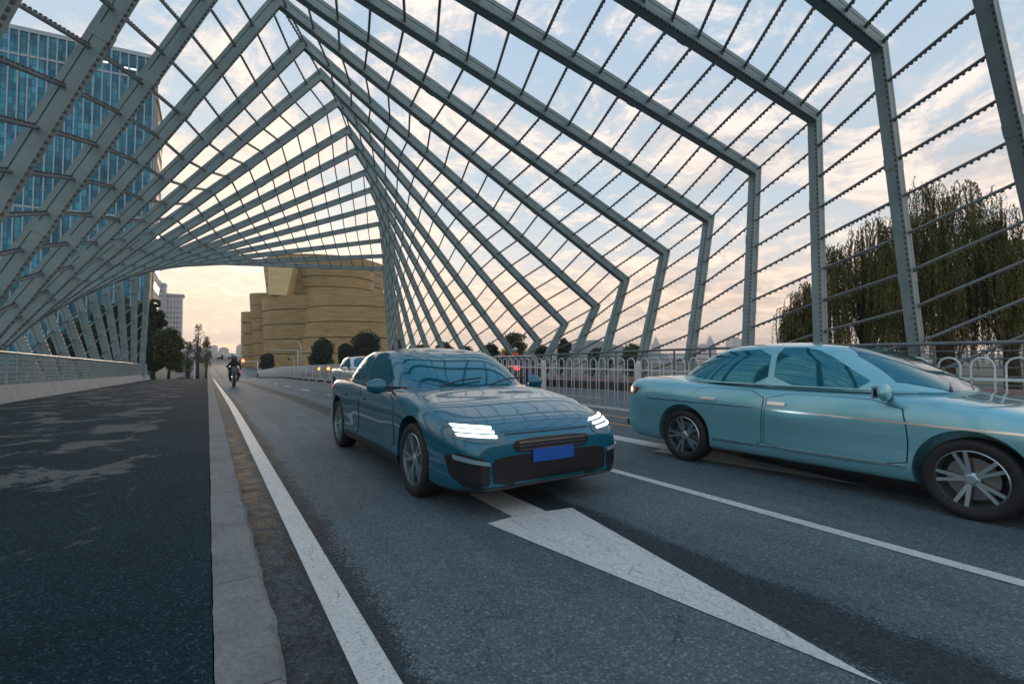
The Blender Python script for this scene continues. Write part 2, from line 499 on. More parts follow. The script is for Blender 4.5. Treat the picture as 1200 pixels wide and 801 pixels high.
# sloping granite coping under the left railing
mb = MB()
ysl = [y for y in YS if y <= 61]
vs = []; fs = []
for y in ysl:
    d = D(y); vs += [(-4.805, y, d + .127), (-5.0, y, d + .60), (-5.30, y, d + .62), (-5.30, y, d - 1.2)]
for j in range(len(ysl) - 1):
    a, c = 4 * j, 4 * j + 4
    fs += [(a, a + 1, c + 1, c), (a + 1, a + 2, c + 2, c + 1), (a + 2, a + 3, c + 3, c + 2)]
n = 4 * (len(ysl) - 1); fs += [(0, 3, 2, 1), (n, n + 1, n + 2, n + 3)]
mb.add(vs, fs)
bpy.data.objects.remove(bpy.data.objects['granite_coping'])
mb.build('path_edge', GRAN, kind='structure')
solid_strip('bridge_slab', -7.6, -5.31, -2.5, .05, DARKK, ys=[y for y in YS if y <= 61])
solid_strip('far_kerb', 14.5, 14.68, -.3, .34, DARKK)
solid_strip('far_footway', 14.683, 21.5, -.9, .335, PAVE)
# painted markings
def ribbon(mb, x0, x1, y0, y1, z=.004, step=1.0):
    n = max(1, int((y1 - y0) / step)); ys = [y0 + (y1 - y0) * i / n for i in range(n + 1)]
    ks = sorted(set(ys + [float(int(k)) for k in range(int(y0) + 1, int(y1))]))
    strip(mb, x0, x1, z, ks)
mb = MB()
ribbon(mb, .535, .685, -8, 110)
mb.build('edge_line_marking', WPAINT, kind='structure')
mb = MB(); ribbon(mb, 3.96, 4.08, -8, 14)
for k in range(14): ribbon(mb, 3.96, 4.08, 18 + 6 * k, 20.2 + 6 * k)
mb.build('lane_line_marking', WPAINT, kind='structure')
mb = MB(); ribbon(mb, 6.86, 6.98, -8, 100); ribbon(mb, 7.72, 7.84, -8, 100)
mb.build('median_line_marking', YPAINT, kind='structure')
mb = MB()
for k in range(18): ribbon(mb, 11.0, 11.12, -6 + 6 * k, -3.8 + 6 * k)
ribbon(mb, 14.0, 14.12, -8, 100)
mb.build('far_lane_marking', WPAINT, kind='structure')
def arrow(cx, y0):
    mb = MB(); z = .0045
    # head pointing to -Y, thermoplastic slabs laid in three pieces
    mb.add([(cx, y0, z), (cx + .41, y0 + 2.46, z), (cx + .165, y0 + 2.50, z), (cx - .155, y0 + 2.53, z), (cx - .41, y0 + 2.50, z)], [(0, 1, 2, 3, 4)])
    mb.add([(cx - .155, y0 + 2.533, z), (cx + .165, y0 + 2.503, z), (cx + .15, y0 + 5.3, z), (cx - .15, y0 + 5.3, z)], [(0, 1, 2, 3)])
    return mb.build('lane_arrow_marking', WPAINT, kind='structure')
arrow(2.30, .87); arrow(5.72, 2.25); 

# ------------------------------------------------------------------ canopy
def YI(i): return 6.24 + 2.915 * i
APEX = {-1: (-3.9, 10.6), 0: (-3.3, 11.3), 1: (-2.6, 12.0), 2: (-1.7, 12.8), 3: (-.5, 13.8), 4: (.7, 14.7), 5: (2.1, 15.5), 6: (3.5, 15.9),
        7: (4.8, 16.3), 8: (6.3, 16.6), 9: (7.6, 16.4), 10: (8.9, 16.4), 11: (10.4, 16.1), 12: (11.7, 15.8), 13: (13.0, 15.3),
        14: (14.2, 14.6), 15: (15.4, 13.7), 16: (16.5, 12.7), 17: (17.4, 11.8)}
RSH = {-1: (14.6, 10.6), 0: (17.1, 10.8), 1: (19.3, 10.4), 2: (20.2, 9.5), 3: (21.0, 8.2), 4: (21.2, 7.1), 5: (21.1, 6.0), 6: (21.4, 4.7),
       7: (21.1, 3.7), 8: (20.9, 2.6)}
RFT = {-1: 22.7, 0: 19.6, 1: 19.4, 2: 19.3, 3: 19.2, 4: 19.0, 5: 18.9, 6: 18.8, 7: 18.7, 8: 18.6}
RTHRU = {9: (20.28, 1.91), 10: (19.9, 1.44), 11: (18.88, 2.2), 12: (18.31, 2.32), 13: (17.99, 2.38), 14: (17.79, 2.43), 15: (17.75, 2.49),
         16: (17.89, 2.54), 17: (18.15, 2.6)}
LSH = {8: (-7.15, 2.5), 9: (-7.28, 3.2), 10: (-7.36, 3.9), 11: (-7.36, 4.65), 12: (-7.22, 5.5), 13: (-7.0, 6.4), 14: (-6.7, 7.3), 15: (-6.2, 8.3),
       16: (-5.5, 9.3), 17: (-4.78, 10.45)}
LTHRU = {8: (-6.9, 1.8), 9: (-6.85, 1.76), 10: (-6.70, 1.72), 11: (-6.45, 1.66), 12: (-6.27, 1.63), 13: (-5.99, 1.54), 14: (-5.78, 1.43),
         15: (-5.63, 1.23), 16: (-5.37, 1.08), 17: (-5.04, .91)}
LLOW = {-1: (-5.5, .55), 0: (-5.5, .55), 1: (-5.5, .55), 2: (-5.55, .55), 3: (-5.65, .5), 4: (-5.95, .5), 5: (-6.42, .5), 6: (-7.15, .5), 7: (-7.3, 1.3)}
def thru(a, p, z):
    k = (z - a[1]) / (p[1] - a[1])
    return (a[0] + (p[0] - a[0]) * k, z)
RIBS = {}
for i in range(-1, 18):
    y = YI(i); zr = D(y) + .3; zl = D(y) + .06
    ap = APEX[i]
    right = [RSH[i], (RFT[i], zr)] if i in RSH else [thru(ap, RTHRU[i], zr)]
    if i in LSH:
        s = LSH[i]; left = [thru(s, LTHRU[i], zl), s]
        if left[0][0] > -5.05: left[0] = (-5.05, zl)
    elif i == 7: left = [(-7.1, zl), LLOW[7]]
    else: left = [thru(ap, LLOW[i], zl)]
    RIBS[i] = dict(y=y, pts=left + [ap] + right, nl=len(left), ap=ap)
RIBS[-1]['y'] = 3.46
def mitre(pts, o):
    """offset polyline (x,z) by o to its outer side"""
    P2 = [Vector(p) for p in pts]; res = []
    for k, p in enumerate(P2):
        n = []
        if k > 0: d = (P2[k] - P2[k - 1]).normalized(); n.append(Vector((-d.y, d.x)))
        if k < len(P2) - 1: d = (P2[k + 1] - P2[k]).normalized(); n.append(Vector((-d.y, d.x)))
        if len(n) == 1: res.append(p + n[0] * o)
        else:
            m = (n[0] + n[1]).normalized(); res.append(p + m * (o / max(.4, m.dot(n[0]))))
    return res
canopy = empty('steel_canopy', (7.3, 30, 0))
tag(canopy, 'huge twisting grey-green steel canopy of angled ribs and rods arching over the whole bridge road', 'canopy')
CO = Vector((7.3, 30, 0))
def rib_prism(mb, pts, y, o0, o1, hw):
    a, c = mitre(pts, o0), mitre(pts, o1)
    n = len(pts); vs = []
    for k in range(n):
        for q, yy in ((a[k], -hw), (c[k], -hw), (c[k], hw), (a[k], hw)):
            vs.append(Vector((q.x, y + yy, q.y)) - CO)
    fs = []
    for k in range(n - 1):
        for j in range(4):
            fs.append((4 * k + j, 4 * k + (j + 1) % 4, 4 * k + 4 + (j + 1) % 4, 4 * k + 4 + j))
    fs += [(3, 2, 1, 0), (4 * n - 4, 4 * n - 3, 4 * n - 2, 4 * n - 1)]
    mb.add(vs, fs)
for i, r in RIBS.items():
    mb = MB(); y = r['y']
    rib_prism(mb, r['pts'], y, -.20, .06, .165)
    rib_prism(mb, r['pts'], y, .06, .09, .125)
    rib_prism(mb, r['pts'], y, .09, .22, .165)
    # gusset / splice plates
    P3 = [Vector(p) for p in r['pts']]
    for k in range(len(P3) - 1):
        d = P3[k + 1] - P3[k]; ln = d.length; d.normalize(); nn = Vector((-d.y, d.x))
        if ln > 8:
            for q in (.33, .66):
                c = P3[k] + d * ln * q
                ang = math.atan2(d.y, d.x)
                mb.box(Vector((c.x, y, c.y)) - CO, (.34, .35, .44), M=Matrix.Rotation(-ang, 3, 'Y'))
    rib = mb.build('rib', STEEL, canopy)
    ls = MB()
    for k in range(len(P3) - 1):
        d = P3[k + 1] - P3[k]; ln = d.length; d.normalize(); nn = Vector((-d.y, d.x)); ang = math.atan2(d.y, d.x)
        M = Matrix.Rotation(-ang, 3, 'Y')
        st = .17 if i < 9 else .24
        for q in range(int(ln / st)):
            s = .25 + q * st
            if s > ln - .25: break
            for (o, yy) in ((-.225, -.135), (.242, .135)):
                c = P3[k] + d * s + nn * o
                ls.box(Vector((c.x, y + yy, c.y)) - CO, (.07, .05, .05), M=M)
    ls.build('light_strip', LUMP, rib, kind='stuff')

# rods between neighbouring ribs
def along(pts, s):
    """point at distance s from pts[0] along polyline, and the segment index"""
    for k in range(len(pts) - 1):
        a, c = Vector(pts[k]), Vector(pts[k + 1]); l = (c - a).length
        if s <= l: return a + (c - a) * (s / l), k
        s -= l
    return None, None
rods = []
SP = 1.16
def roff(i): return (i - 10.42) * 1.2 if i >= 9 else 0
def loff(i): return (6.4 - i) * 1.16 - .5 if i <= 6 else (.3 if i == 7 else 0)
for i in range(-1, 17):
    A, B = RIBS[i], RIBS[i + 1]
    def pt3(v, r): return Vector((v.x, r['y'], v.y))
    def nearp(v, w, r1, r2): return (pt3(v, r1), pt3(w, r2))
    # right side: measured from shoulder up to apex and down to foot
    def rs(r): return r['pts'][len(r['pts']) - 2] if len(r['pts']) - r['nl'] - 1 == 2 else r['pts'][-1]
    upA = [rs(A), A['ap']]; upB = [rs(B), B['ap']]
    oA, oB = roff(i), roff(i + 1)
    for k in range(-2, 30):
        if k * SP < oA or k * SP < oB: continue
        a, _ = along(upA, k * SP - oA); c, _ = along(upB, k * SP - oB)
        if a is None or c is None: break
        if k <= 0 and i < 8 and k * SP < 0: continue
        rods.append((pt3(a, A), pt3(c, B), 'r'))
    if len(A['pts']) - A['nl'] - 1 == 2:
        dnA = [rs(A), A['pts'][-1]]; hasB = len(B['pts']) - B['nl'] - 1 == 2
        dnB = [rs(B), B['pts'][-1]]
        for k in range(1, 10):
            a, _ = along(dnA, k * SP)
            if hasB: c, _ = along(dnB, k * SP)
            else:
                c = None
                if -k * SP - oB >= 0: c, _ = along(upB, -k * SP - oB)
            if a is None or c is None: break
            rods.append((pt3(a, A), pt3(c, B), 'r'))
    def lsd(r): return r['pts'][r['nl'] - 1]
    upA = [lsd(A), A['ap']]; upB = [lsd(B), B['ap']]
    oA, oB = loff(i), loff(i + 1)
    for k in range(0, 30):
        if k * SP < oA or k * SP < oB: continue
        a, _ = along(upA, k * SP - oA); c, _ = along(upB, k * SP - oB)
        if a is None or c is None: break
        rods.append((pt3(a, A), pt3(c, B), 'l'))
    if A['nl'] == 2 and B['nl'] == 2:
        dnA = [lsd(A), A['pts'][0]]; dnB = [lsd(B), B['pts'][0]]
        for k in range(1, 10):
            a, _ = along(dnA, k * SP); c, _ = along(dnB, k * SP)
            if a is None or c is None: break
            rods.append((pt3(a, A), pt3(c, B), 'l'))
    if True:
        rods.append((pt3(Vector(A['ap']), A), pt3(Vector(B['ap']), B), 'r'))
def add_rod(mb, a, c, side, full=True):
    a, c = a - CO, c - CO
    mb.tube(a, c, .045, 7 if full else 5, cap=False, mi=0)
    d = (c - a); ln = d.length; d.normalize()
    h = d.cross(Vector((0, 0, 1))).normalized(); up = h.cross(d).normalized()
    if up.z < 0: up = -up
    M = Matrix((h, d, up)).transposed()
    sg = -1 if side == 'r' else 1
    st = .165 if full else .26
    for q in range(1, int(ln / st)):
        mb.box(a + d * q * st + up * sg * .062, (.045, .055, .05), M=M, mi=1)
camp = Vector((0, 0, 1.3)); fwv = Vector((math.sin(R(32.18)), math.cos(R(32.18)), .034))
def sight(rd):
    m = (rd[0] + rd[1]) / 2 - camp
    zc = m.dot(fwv)
    if zc < .5: return 1e9
    side = abs(m.x * math.cos(R(32.18)) - m.y * math.sin(R(32.18))) / zc
    if side > 1.15 or (m.z / zc) > .85: return 1e6 + zc
    return zc
rods.sort(key=sight)
for rd in rods[:99]:
    mb = MB(); add_rod(mb, *rd); mb.build('rod', [ROD, LUMP], canopy)
mb = MB()
for rd in rods[99:]: add_rod(mb, *rd, full=False)
o = mb.build('rod', [ROD, LUMP], canopy); o['kind'] = 'stuff'

# ------------------------------------------------------------------ left railing
rl = empty('bridge_railing', (-5.12, 18, 0))
tag(rl, 'grey lattice railing with a pale handrail along the left edge of the footway', 'railing')
RO = Vector((-5.12, 18, 0))
def rp(y, z, x=-5.12): return Vector((x, y, D(y) + z)) - RO
ysr = [y for y in range(-4, 62)]
mb = MB(); mb.path([rp(y, 1.60) for y in ysr], .038, 8); mb.build('handrail', RAILTOP, rl, True)
for z in (.72, .86, 1.0, 1.14, 1.28, 1.42):
    mb = MB(); mb.path([rp(y, z) for y in ysr], .012, 5); mb.build('crossbar', RAILM, rl)
mb = MB()
y = -4.0; k = 0
while y < 60.9:
    if k % 8 == 0:
        q = MB(); q.box(rp(y, 1.10), (.055, .055, .96)); q.build('post', RAILM, rl)
    else: mb.box(rp(y, 1.10), (.016, .016, .96))
    y += .17; k += 1
mb.build('lattice_bar', RAILM, rl, kind='stuff')

# right parapet railing
rr = empty('parapet_railing', (18.75, 18, 0))
tag(rr, 'dark teal parapet railing of long horizontal rails on the far side of the bridge', 'railing')
RO2 = Vector((18.75, 18, 0))
def rq(y, z, x=18.75): return Vector((x, y, D(y) + z)) - RO2
ysr = [y for y in range(-6, 62)]
mb = MB(); mb.path([rq(y, 1.75) for y in ysr], .055, 8); mb.build('handrail', DARKRAIL, rr, True)
for z in (.55, .80, 1.05, 1.30, 1.52):
    mb = MB(); mb.path([rq(y, z) for y in ysr], .02, 5); mb.build('crossbar', DARKRAIL, rr)
y = -6.0
while y < 61:
    mb = MB(); mb.box(rq(y, 1.03), (.05, .07, 1.42)); mb.build('post', DARKRAIL, rr); y += 1.94

# ------------------------------------------------------------------ median arch fence (separate panels)
def fence_panel():
    r = empty('fence_panel')
    L_ = 3.15; nA = 11; p = L_ / nA
    a = MB()
    for k in range(nA):
        y0 = -L_ / 2 + p * k + .045; w = p - .09
        pts = [(0, y0, .14)] + [(0, y0, .95)] + [(0, y0 + w / 2 - math.cos(t) * w / 2, 1.19 + math.sin(t) * .10) for t in [math.pi * q / 8 for q in range(9)]] + [(0, y0 + w, .95), (0, y0 + w, .14)]
        a.path(pts, .0105, 6)
    a.build('arch_bar', WHITEP, r, True)
    b_ = MB()
    b_.box((0, 0, 1.05), (.022, L_, .034)); b_.box((0, 0, .22), (.03, L_, .045))
    b_.build('cross_rail', WHITEP, r)
    q = MB(); q.box((0, L_ / 2 + .02, .60), (.085, .085, 1.16)); q.tube((0, L_ / 2 + .02, 1.18), (0, L_ / 2 + .02, 1.24), .05, 8, .02)
    q.build('post', WHITEP, r)
    q = MB(); q.box((0, L_ / 2 + .02, .045), (.42, .20, .09)); q.box((0, L_ / 2 + .02, .10), (.26, .16, .05))
    q.build('foot', RUBBER, r)
    return r
fp = fence_panel()
N_F = 29
ORD = ['', 'nearest', 'second', 'third', 'fourth', 'fifth', 'sixth', 'seventh', 'eighth', 'ninth', 'tenth', 'eleventh', 'twelfth', 'thirteenth', 'fourteenth', 'fifteenth', 'sixteenth', 'seventeenth', 'eighteenth', 'nineteenth', 'twentieth', 'twenty-first', 'twenty-second', 'twenty-third', 'twenty-fourth', 'twenty-fifth', 'twenty-sixth', 'twenty-seventh', 'farthest']
for k in range(1, N_F):
    o = fp if k == 1 else copy_tree(fp)
    y = -1.155 + 3.22 * k
    o.location = (7.32, y, D(y) + .02)
    sl = math.atan2(D(y + 1.6) - D(y - 1.6), 3.2)
    o.rotation_euler = (sl, 0, 0)
    tag(o, 'white hooped median fence panel, ' + ORD[k] + (' of the row, beyond the silver sedan bonnet' if k == 1 else ' of the row, where it ends by the golden building' if k == N_F - 1 else ' of the row counting away from the silver sedan'), 'fence', 'white arched fence panels down the median')

# ------------------------------------------------------------------ vehicles
def lerp_tab(tab, x):
    if x <= tab[0][0]: return tab[0][1]
    for (a, va), (c, vc) in zip(tab, tab[1:]):
        if x <= c:
            t = (x - a) / (c - a); t = t * t * (3 - 2 * t) * .5 + t * .5
            return va + (vc - va) * t
    return tab[-1][1]
def ease(s, r):
    k = 1 - min(max(s / r, 0), 1)
    return math.sqrt(max(0, 1 - k * k))
class CarBody:
    """front towards -y, ground z = 0"""
    def __init__(s, spec): s.sp = spec; s.make()
    def make(s):
        sp = s.sp; Lh = sp['L'] / 2
        ys = sorted(set([-Lh + k for k in (0, .008, .02, .04, .07, .11, .16, .22, .29, .37, .46, .56, .68)] +
                        [-Lh + .8 + (2 * Lh - 1.6) * k / 34 for k in range(35)] +
                        [Lh - k for k in (0, .008, .02, .04, .07, .11, .16, .22, .29, .37, .46, .56, .68)]))
        v = []; ring_n = None
        for y in ys:
            df, dr = y + Lh, Lh - y
            ef, er = ease(df, sp.get('rf', .26)), ease(dr, sp.get('rr', .22))
            zt_ = lerp_tab(sp['top'], y); zs_ = lerp_tab(sp['shoulder'], y)
            zb_ = sp['zb']
            nf, nr = sp['nosez'], sp['tailz']
            zt = zt_; zs = zs_; zb = zb_
            zt = nf + (zt - nf) * (.55 + .45 * ef); zs = nf + (zs - nf) * (.50 + .50 * ef)
            zt = nr + (zt - nr) * (.70 + .30 * er); zs = nr + (zs - nr) * (.68 + .32 * er)
            zb = zb + (nf - zb) * .30 * (1 - ef) + (nr - zb) * .35 * (1 - er)
            w = sp['W'] / 2 * (sp['fw'] + (1 - sp['fw']) * ease(df, sp['fr']) ** .9) * (sp['rw'] + (1 - sp['rw']) * ease(dr, .75) ** .9)
            w *= lerp_tab(sp.get('waist', [(-9, 1), (9, 1)]), y)
            h = zs - zb
            pr = [(0, zb), (.55 * w, zb), (.86 * w, zb), (.95 * w, zb + .03 * h), (.982 * w, zb + .12 * h), (.993 * w, zb + .26 * h), (.985 * w, zb + .40 * h),
                  (.996 * w, zb + .55 * h), (1.0 * w, zb + .70 * h), (.992 * w, zb + .84 * h), (.965 * w, zb + .94 * h), (.93 * w, zb + 1.0 * h),
                  (.88 * w, zs + (zt - zs) * .38), (.76 * w, zs + (zt - zs) * .72), (.55 * w, zs + (zt - zs) * .90), (.28 * w, zs + (zt - zs) * .98), (0, zt)]
            ring = [(x, y, z) for x, z in pr] + [(-x, y, z) for x, z in pr[-2:0:-1]]
            ring_n = len(ring); v += ring
        f = []
        for j in range(len(ys) - 1):
            for i in range(ring_n):
                a, c = j * ring_n + i, j * ring_n + (i + 1) % ring_n
                f.append((a, c, c + ring_n, a + ring_n))
        f.append(tuple(range(ring_n - 1, -1, -1))); n0 = (len(ys) - 1) * ring_n
        f.append(tuple(range(n0, n0 + ring_n)))
        s.low = (v, f)
        # greenhouse
        g = sp['gh']; v2 = []; rings = 0; M_ = 72
        T = 14
        for k in range(T + 1):
            t = k / T
            zz = g['zb'] + (g['zr'] - g['zb']) * (1 - (1 - t) ** g.get('pz', 1.45))
            yf = g['yf0'] + (g['yf1'] - g['yf0']) * t; yr = g['yr0'] + (g['yr1'] - g['yr0']) * t ** g.get('pr', 1.0)
            hw = g['w0'] + (g['w1'] - g['w0']) * t ** 1.25
            s.ring(v2, yf, yr, hw, zz, g, M_, 1.0, 0); rings += 1
        for k in range(1, 9):
            q = 1 - k / 8
            zz = g['zr'] + g['crown'] * (1 - q * q)
            s.ring(v2, g['yf1'], g['yr1'], g['w1'], zz, g, M_, max(q, .02), 1); rings += 1
        f2 = []
        for j in range(rings - 1):
            for i in range(M_):
                a, c = j * M_ + i, j * M_ + (i + 1) % M_
                f2.append((a, c, c + M_, a + M_))
        f2.append(tuple(range((rings - 1) * M_, rings * M_)))
        f2.append(tuple(reversed(range(M_))))
        s.gh = (v2, f2)
    def ring(s, v2, yf, yr, hw, z, g, M_, q, cap):
        yc, hl = (yf + yr) / 2, (yr - yf) / 2
        n = g.get('n', 4.2)
        for i in range(M_):
            a = 2 * math.pi * i / M_
            ca, sa = math.cos(a), math.sin(a)
            x = math.copysign(abs(ca) ** (2 / n), ca) * hw
            y = math.copysign(abs(sa) ** (2 / n), sa) * hl
            tap = 1 - g['taper'] * max(0, y / hl) ** 2 - .03 * max(0, -y / hl) ** 2
            v2.append((x * tap * q, yc + y * q, z))
def subdivided(vf, lv):
    me = bpy.data.meshes.new('tmp'); me.from_pydata(vf[0], [], vf[1]); o = bpy.data.objects.new('tmp', me); COL.objects.link(o)
    m = o.modifiers.new('s', 'SUBSURF'); m.levels = lv; m.render_levels = lv
    dg = bpy.context.evaluated_depsgraph_get(); dg.update()
    m2 = bpy.data.meshes.new_from_object(o.evaluated_get(dg), depsgraph=dg)
    r = ([tuple(v.co) for v in m2.vertices], [tuple(p.vertices) for p in m2.polygons])
    bpy.data.objects.remove(o); bpy.data.meshes.remove(m2); return r
def clip_patch(bvh, poly, mode, off, thick, step=.045, side=1):
    """poly: 2D outline; mode 'front' (x,z) cast +y, 'rear' (x,z) cast -y, 'side' (y,z) cast towards x=0, 'top' (x,y) cast down"""
    bm = bmesh.new()
    vs = [bm.verts.new((p[0], p[1], 0)) for p in poly]
    bm.faces.new(vs)
    xs = [p[0] for p in poly]; zs = [p[1] for p in poly]
    def cuts(lo, hi, ax):
        n = int((hi - lo) / step)
        for k in range(1, n + 1):
            q = lo + (hi - lo) * k / (n + 1)
            co = (q, 0, 0) if ax == 0 else (0, q, 0); no = (1, 0, 0) if ax == 0 else (0, 1, 0)
            bmesh.ops.bisect_plane(bm, geom=bm.verts[:] + bm.edges[:] + bm.faces[:], plane_co=co, plane_no=no)
    cuts(min(xs), max(xs), 0); cuts(min(zs), max(zs), 1)
    dirs = {'front': Vector((0, 1, 0)), 'rear': Vector((0, -1, 0)), 'side': Vector((-side, 0, 0)), 'top': Vector((0, 0, -1))}
    d = dirs[mode]
    top, bot, bad = {}, {}, set()
    for v in bm.verts:
        a, c = v.co.x, v.co.y
        o = {'front': Vector((a, -6, c)), 'rear': Vector((a, 6, c)), 'side': Vector((side * 3, a, c)), 'top': Vector((a, c, 4))}[mode]
        hit, nrm, idx, dist = bvh.ray_cast(o, d)
        if hit is None: bad.add(v.index); continue
        if nrm.dot(d) > 0: nrm = -nrm
        for dx_, dz_ in ((.02, 0), (-.02, 0), (0, .02), (0, -.02)):
            off_ = Vector((0, dx_, dz_)) if mode == 'side' else (Vector((dx_, dz_, 0)) if mode == 'top' else Vector((dx_, 0, dz_)))
            h2, n2, _i, _d = bvh.ray_cast(o + off_, d)
            if h2 is not None and (h2 - hit).length < .06: nrm = nrm + (n2 if n2.dot(d) < 0 else -n2)
        nrm.normalize()
        top[v.index] = hit + nrm * off - d * 0.0; bot[v.index] = hit + nrm * (off - thick)
    bm.verts.index_update()
    mb = MB(); idx = {}
    faces = [[v.index for v in f.verts] for f in bm.faces if not any(v.index in bad for v in f.verts)]
    V = []; 
    def gi(i, lay):
        if (i, lay) not in idx: idx[(i, lay)] = len(V); V.append((top if lay == 0 else bot)[i])
        return idx[(i, lay)]
    F = []; ec = {}
    for f in faces:
        F.append([gi(i, 0) for i in f]); 
        for a, c in zip(f, f[1:] + f[:1]): ec[(a, c)] = 1
    for (a, c) in ec:
        if (c, a) not in ec: F.append([gi(a, 0), gi(a, 1), gi(c, 1), gi(c, 0)])
    bm.free()
    # consistent outward orientation
    if F:
        p = [Vector(V[i]) for i in F[0][:3]]
        if (p[1] - p[0]).cross(p[2] - p[0]).dot(-d) < 0: F = [list(reversed(f)) for f in F]
    mb.add(V, F)
    return mb
def wheel_set(root, sp, alloy):
    r = sp['wr']; 
    for ya in (sp['ax_f'], sp['ax_r']):
        for sd in (-1, 1):
            xw = sd * (sp['W'] / 2 * lerp_tab(sp.get('waist', [(-9, 1), (9, 1)]), ya) - .135)
            w = empty('wheel', (xw, ya, r), 0, root); KIDS.setdefault(root.name, []).append(w)
            ty = MB(); hw = .118
            ty.lathe([(r * .70, -hw * .8), (r * .80, -hw), (r * .93, -hw * .98), (r * .985, -hw * .8), (r, -hw * .4), (r, hw * .4), (r * .985, hw * .8), (r * .93, hw * .98), (r * .80, hw), (r * .70, hw * .8)], 'x', 40)
            o = ty.build('tyre', RUBBER, w, True)
            rm = MB(); q = sd
            rr_ = r * .72
            rm.lathe([(rr_, q * hw * .85), (rr_ * .965, q * hw * .9), (rr_ * .94, q * hw * .5), (rr_ * .93, -q * hw * .8)], 'x', 40)
            ns = 5
            for k in range(ns):
                for dlt in (-.17, .17):
                    a0 = 2 * math.pi * k / ns + dlt * .35; a1 = 2 * math.pi * k / ns + dlt
                    p0 = Vector((q * hw * .62, math.cos(a0) * r * .12, math.sin(a0) * r * .12)); p1 = Vector((q * hw * .74, math.cos(a1) * rr_ * .95, math.sin(a1) * rr_ * .95))
                    d = (p1 - p0); ln = d.length; d.normalize(); h = Vector((1, 0, 0)); t3 = d.cross(h).normalized(); h = t3.cross(d)
                    rm.box((p0 + p1) / 2, (.026, r * .085, ln), M=Matrix((h, t3, d)).transposed())
            rm.lathe([(0.001, q * hw * .78), (r * .10, q * hw * .78), (r * .17, q * hw * .66), (r * .17, q * hw * .3)], 'x', 20)
            o = rm.build('rim', alloy, w); auto_smooth(o, 30)
            dk = MB(); dk.lathe([(0.001, q * hw * .28), (r * .52, q * hw * .28), (r * .52, q * hw * .18), (0.001, q * hw * .18)], 'x', 28)
            dk.build('brake_disc', base_disc, w)
            bk = MB(); bk.lathe([(0.001, -q * hw * .3), (rr_ * .93, -q * hw * .3)], 'x', 28); bk.build('wheel_back', BLACKPL, w)
base_disc = base_mat('brake_disc_metal', (.22, .23, .24), .35, .9)
def rrect(x0, x1, z0, z1, r, n=4):
    pts = []
    for cx, cz, a0 in ((x1 - r, z1 - r, 0), (x0 + r, z1 - r, 90), (x0 + r, z0 + r, 180), (x1 - r, z0 + r, 270)):
        for k in range(n + 1):
            a = R(a0 + 90 * k / n); pts.append((cx + r * math.cos(a), cz + r * math.sin(a)))
    return pts
def smooth_poly(pts, it=2):
    for _ in range(it):
        q = []
        for a, c in zip(pts, pts[1:] + pts[:1]):
            q += [(a[0] * .8 + c[0] * .2, a[1] * .8 + c[1] * .2), (a[0] * .2 + c[0] * .8, a[1] * .2 + c[1] * .8)]
        pts = q
    return pts
